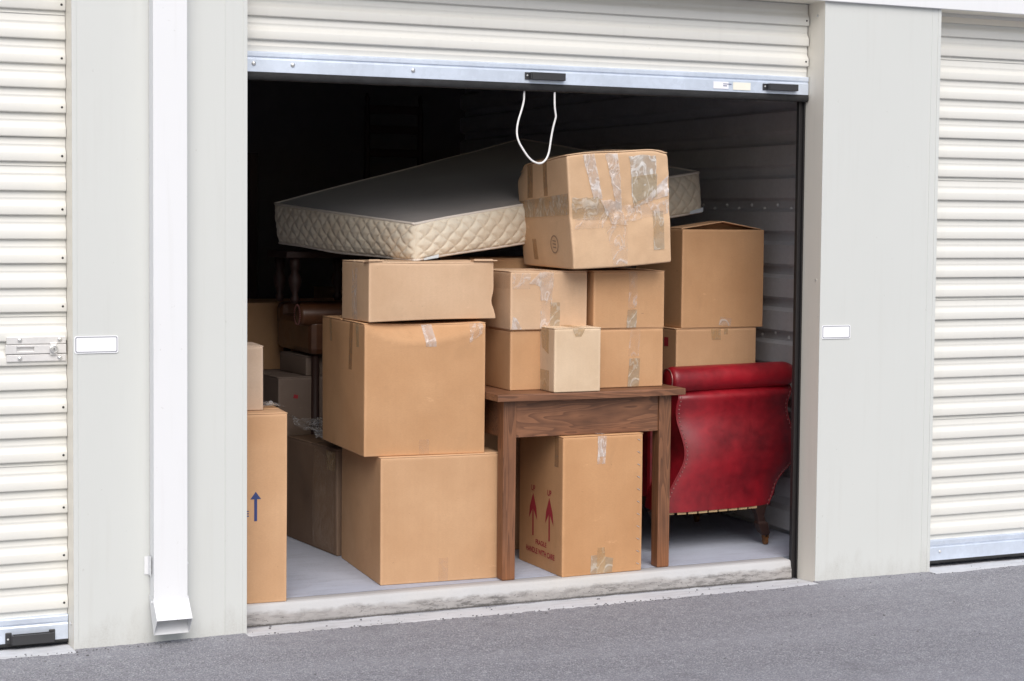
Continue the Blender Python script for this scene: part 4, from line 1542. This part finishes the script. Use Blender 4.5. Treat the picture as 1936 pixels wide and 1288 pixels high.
# soft tuck line below the roll
MB().tube([(XLs[-1] - ox + (XRs[-1] - XLs[-1]) * s_, back_y(.79, s_) - oy + .03 * s_ + .006, .694 + .002 * math.sin(s_ * 9)) for s_ in np.linspace(0, 1, 24)], .006, 8).build('piping', M['leather'], ac, smooth=True)


def nails(path, step, r_=.0036, out=(0, -1, 0)):
    q = MB()
    P = [Vector(p) for p in path]
    acc = 0
    last = P[0]
    for p in P:
        if (p - last).length >= step or p is P[0]:
            last = p
            o_ = Vector(out)
            cc = p + o_ * .001
            q.lathe([(r_, 0), (r_ * .7, -.0016), (r_ * .2, -.0024)], c=tuple(cc), axis='y', n=6)
    return q


lp = [(XLs[k] - ox + .010, back_y(zz[k], .02) - oy - .001, zz[k] - oz) for k in range(6, nz, 1)]
o = nails(lp, .0115).build('nail_trim', M['nail'], ac)
o['kind'] = 'stuff'
rp = [(XRs[k] - ox - .010, back_y(zz[k], .98) - oy + .028, zz[k] - oz + .004) for k in range(0, nz, 1)]
o = nails(rp, .0115).build('nail_trim', M['nail'], ac)
o['kind'] = 'stuff'
for side, XX, s_ in ((0, XLs, 0.), (1, XRs, 1.)):
    MB().tube([(XX[k] - ox, back_y(zz[k], s_) - oy + .03 * s_ + .000, zz[k] - oz + .004 * s_) for k in range(nz)], .0042, 8).build('piping', M['leather'], ac, smooth=True)
# gimp / webbing strip under the back, in stapled lengths
xa = XLs[0] - ox
for k in range(9):
    s0, s1 = .02 + k * .095, .02 + k * .095 + .078
    x0_, x1_ = xa + (XRs[0] - XLs[0]) * s0, xa + (XRs[0] - XLs[0]) * s1
    y0_ = back_y(.27, s0) - oy + .03 * s0 + .004
    MB().box((x0_, y0_, .268 - oz - .010 + .004 * s0), (x1_, y0_ + .006, .268 - oz + .001 + .004 * s0)).build('webbing_strip', M['webbing'], ac, rot=(0, 0, 0))
# arms: outer panel and roll each side
for sx, xw in ((0, .004), (1, .53)):
    q = MB()
    q.box((xw + (.0 if sx == 0 else .04), .20, .18), (xw + (.09 if sx == 0 else .13), .74, .62))
    q.build('arm_panel', M['leather'], ac, bevel=.02)
    q = MB().lathe([(.001, .150), (.044, .152), (.048, .165), (.048, .76), (.044, .772), (.001, .774)], axis='y', n=24)
    q.build('arm_roll', M['leather'], ac, smooth=True, loc=(xw + (.012 if sx == 0 else .09), 0, .655))
o = nails([(.016 + .046 * math.cos(a), .150, .655 + .046 * math.sin(a)) for a in np.linspace(0, 2 * math.pi, 26)], .010).build('nail_trim', M['nail'], ac)
o['kind'] = 'stuff'
MB().box((.04, .19, .22), (.55, .74, .36)).build('seat', M['leather'], ac, bevel=.03)
MB().box((.0, .05, .175), (.535, .72, .215)).build('seat_frame', M['dark_wood'], ac, bevel=.004)


def chair_leg(x, y, front=False):
    q = MB()
    V, F = [], []
    st = [(.182, -.022, .070, .050), (.165, -.020, .056, .044), (.135, -.014, .036, .034), (.108, -.008, .034, .032), (.100, -.004, .050, .044), (.092, -.002, .050, .044), (.074, .004, .046, .040), (.056, .012, .044, .036), (.044, .018, .028, .026)]
    for z, dx, wx, wy in st:
        for (a, b__) in ((-1, -1), (1, -1), (1, 1), (-1, 1)):
            V.append((x + dx + a * wx / 2, y + b__ * wy / 2, z))
    F = [(0, 1, 2, 3)] + [(4 * k + i, 4 * k + 4 + i, 4 * k + 4 + (i + 1) % 4, 4 * k + (i + 1) % 4) for k in range(len(st) - 1) for i in range(4)]
    F.append(tuple(4 * (len(st) - 1) + i for i in (3, 2, 1, 0)))
    q.add(V, F)
    o = q.build('leg', M['dark_wood'], ac, bevel=.002)
    q = MB().lathe([(.001, -.008), (.010, -.008), (.018, -.006), (.018, .006), (.010, .008), (.001, .008)], axis='x', n=18)
    q.box((-.012, -.012, .010), (-.009, .012, .036)).box((.009, -.012, .010), (.012, .012, .036)).box((-.012, -.012, .034), (.012, .012, .040))
    q.build('caster', M['brass'], o, smooth=False, loc=(x + .020, y, .0185))


chair_leg(.490, .050)
chair_leg(-.016, .050)
chair_leg(.490, .66)
chair_leg(.045, .66)

# =================================================================== MATTRESS
mt = thing('mattress', 'cream quilted mattress lying tilted across the carton stacks', 'mattress', (.80, .40, 1.357))
mo = np.array([.80, .40, 1.357])
Ab, Cb, Bb, Pb = map(np.array, ((.800, .40, 1.3565), (2.415, .92, 1.566), (.556, 1.50, 1.406), (2.05, 2.10, 1.755)))
At, Ct, Bt, Pt = map(np.array, ((.795, .395, 1.502), (2.398, .92, 1.748), (.535, 1.50, 1.583), (2.02, 2.10, 1.930)))


def quilt(a, b_):
    """puffed ogee quilting; a along, b up (metres) -> height, stitch"""
    u_ = a / .078 + .07 * np.sin(b_ / .062 * 2 * np.pi)
    v_ = b_ / .062
    p1 = np.abs(np.sin(np.pi * (u_ + v_)))
    p2 = np.abs(np.sin(np.pi * (u_ - v_)))
    h = np.minimum(p1, p2)
    return np.sqrt(h), np.exp(-(h / .13) ** 2)


def side(name, P0b, P1b, P0t, P1t, na, nb, flip, amp=.009):
    L_ = np.linalg.norm(P1b - P0b)
    A, B = np.meshgrid(np.linspace(0, 1, na), np.linspace(0, 1, nb), indexing='ij')
    A, B = A.ravel(), B.ravel()
    P = ((1 - A) * (1 - B))[:, None] * P0b + (A * (1 - B))[:, None] * P1b + (A * B)[:, None] * P1t + ((1 - A) * B)[:, None] * P0t
    n_ = np.cross(P1b - P0b, P0t - P0b)
    n_ /= np.linalg.norm(n_)
    h, st = quilt(A * L_, B * .15)
    bulge = np.sin(np.pi * B) ** .6 * .016
    fade = np.clip(np.minimum(B, 1 - B) / .08, 0, 1) * np.clip(np.minimum(A, 1 - A) / .012, 0, 1)
    P = P + n_ * (h * amp * fade + bulge * np.clip(np.minimum(A, 1 - A) / .05, 0, 1) ** .5)[:, None]
    P[:, 2] += -.006 * np.sin(np.pi * A) * (1 - B) + vnoise(P, 3, 71) * .004
    me = fast_mesh(name, P - mo, grid_faces(na, nb, 0, flip))
    at = me.attributes.new('stitch', 'FLOAT', 'POINT')
    at.data.foreach_set('value', st.astype(np.float32))
    return link(name, me, M['quilt'], mt)


side('quilted_side', Ab, Cb, At, Ct, 420, 40, False)
side('quilted_side', Bb, Ab, Bt, At, 300, 40, False)
side('quilted_side', Cb, Pb, Ct, Pt, 200, 24, False)
side('quilted_side', Pb, Bb, Pt, Bt, 200, 24, False)


def slab(name, Q, mat, crown, flip, res=50):
    A, B = np.meshgrid(np.linspace(0, 1, res), np.linspace(0, 1, res), indexing='ij')
    A, B = A.ravel(), B.ravel()
    P = ((1 - A) * (1 - B))[:, None] * Q[0] + (A * (1 - B))[:, None] * Q[1] + (A * B)[:, None] * Q[2] + ((1 - A) * B)[:, None] * Q[3]
    edge = np.clip(np.minimum.reduce([A, 1 - A, B, 1 - B]) / .06, 0, 1) ** .5
    P[:, 2] += (crown + vnoise(P, 4, 77) * .006) * edge + vnoise(P, 3, 71) * .004 * (1 - edge)
    me = fast_mesh(name, P - mo, grid_faces(res, res, 0, flip))
    return link(name, me, mat, mt)


slab('top_cover', (At, Ct, Pt, Bt), M['mtop'], .010, False)
slab('bottom_cover', (Ab, Cb, Pb, Bb), M['mtop'], -.006, True)
for Q in ((At, Ct), (At, Bt), (Ct, Pt), (Bt, Pt), (Ab, Cb), (Ab, Bb)):
    P = np.array([Q[0] + (Q[1] - Q[0]) * s_ for s_ in np.linspace(0, 1, 60)])
    low = Q[0] is Ab
    P[:, 2] += vnoise(P, 3, 71) * .004 + (-.006 * np.sin(np.pi * np.linspace(0, 1, 60)) if low else 0)
    MB().tube([tuple(p - mo) for p in P], .0058, 8).build('piping', M['piping'], mt, smooth=True)
d_ = (Cb - Ab) / np.linalg.norm(Cb - Ab)
nn_ = np.array([d_[1], -d_[0], 0])


def tagp(p, w_, h_, tilt=0):
    a = p + nn_ * .012
    V = [a, a + d_ * w_, a + d_ * w_ + np.array([0, 0, h_]) + nn_ * .003, a + np.array([0, 0, h_ * .6]) + nn_ * .003]
    V2 = [v + nn_ * .0015 for v in V]
    q = MB()
    q.add([tuple(v - mo) for v in V + V2], [(0, 1, 2, 3), (7, 6, 5, 4), (0, 4, 5, 1), (1, 5, 6, 2), (2, 6, 7, 3), (3, 7, 4, 0)])
    q.build('fabric_tag', M['tag'], mt)


tagp(Cb - d_ * .095 + np.array([0, 0, -.002]), .09, .022)
tagp(Ab + d_ * .035 + np.array([0, 0, -.004]), .075, .014)

# =================================================================== DIM THINGS DEEP IN THE UNIT
# turned leg of an upended side table that props the mattress corner
t = thing('side_table', 'dark turned leg table standing under the mattress in the shade', 'side table', (.60, 1.38, 1.135))
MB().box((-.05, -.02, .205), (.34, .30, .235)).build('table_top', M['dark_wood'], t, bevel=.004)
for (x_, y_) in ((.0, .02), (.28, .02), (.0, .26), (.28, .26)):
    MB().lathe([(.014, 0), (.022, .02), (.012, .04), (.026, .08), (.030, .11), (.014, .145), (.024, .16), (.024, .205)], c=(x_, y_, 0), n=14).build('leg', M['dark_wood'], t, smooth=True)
# brown leather armchair, its rolled arm showing above the broad carton
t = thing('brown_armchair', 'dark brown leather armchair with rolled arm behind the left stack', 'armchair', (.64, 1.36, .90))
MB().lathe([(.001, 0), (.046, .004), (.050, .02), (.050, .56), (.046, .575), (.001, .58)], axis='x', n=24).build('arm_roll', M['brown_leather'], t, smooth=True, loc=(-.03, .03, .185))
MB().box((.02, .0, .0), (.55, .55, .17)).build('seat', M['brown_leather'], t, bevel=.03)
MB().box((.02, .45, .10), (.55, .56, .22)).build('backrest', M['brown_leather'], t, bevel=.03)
for (x_, y_) in ((.06, .05), (.50, .05), (.06, .5), (.50, .5)):
    MB().lathe([(.012, -.80), (.022, -.70), (.018, .0)], c=(x_, y_, 0), n=10).build('leg', M['dark_wood'], t, smooth=True)
o = nails([(-.032, .03 + .044 * math.cos(a), .185 + .044 * math.sin(a)) for a in np.linspace(0, 6.28, 30)], .009).build('nail_trim', M['nail'], t)
o['kind'] = 'stuff'
# ladder back chair stood high at the back
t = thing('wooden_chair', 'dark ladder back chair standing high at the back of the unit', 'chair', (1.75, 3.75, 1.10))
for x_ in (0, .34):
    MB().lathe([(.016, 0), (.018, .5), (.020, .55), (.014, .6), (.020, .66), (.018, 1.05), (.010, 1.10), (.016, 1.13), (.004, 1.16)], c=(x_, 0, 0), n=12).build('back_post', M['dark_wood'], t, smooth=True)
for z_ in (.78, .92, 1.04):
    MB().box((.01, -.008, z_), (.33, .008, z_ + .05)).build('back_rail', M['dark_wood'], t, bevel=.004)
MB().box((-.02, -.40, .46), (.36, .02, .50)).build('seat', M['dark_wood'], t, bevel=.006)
for x_ in (.01, .33):
    MB().lathe([(.014, 0), (.020, .46)], c=(x_, -.36, 0), n=10).build('leg', M['dark_wood'], t)
c = Carton('broad carton at the back carrying the ladder back chair', (1.50, 3.3, FZ), (.95, .7, 1.008), 0, 'kraft_far', seed=33)
# tall frame leaning at the back left
t = thing('picture_frame', 'tall reddish wooden frame leaning in the dark at the back left', 'frame', (.28, 3.2, FZ))
for a_, b__ in (((0, 0, 0), (.05, .03, 1.78)), ((.60, 0, 0), (.65, .03, 1.78)), ((.05, 0, 1.73), (.60, .03, 1.78)), ((.05, 0, 0), (.60, .03, .05))):
    MB().box(a_, b__).build('frame_rail', M['dark_wood'], t, bevel=.003)
MB().box((.05, .018, .05), (.60, .026, 1.73)).build('backing', M['dark_wood'], t)


# =================================================================== settle_goods
# the goods were measured on a floor 15 mm too high; bring them to the real floor level and size
KS = (1.54156 - FLOOR) / (1.54156 - FZ)
for o in list(COL.objects):
    if o.parent is None and o.get('category') in ('cardboard box', 'plastic film', 'table', 'armchair', 'mattress', 'side table', 'chair', 'frame', 'pull cord'):
        o.location = Vector(o.location) * KS + Vector((.0173, .0637, -.0159))
        o.scale = (KS, KS, KS)
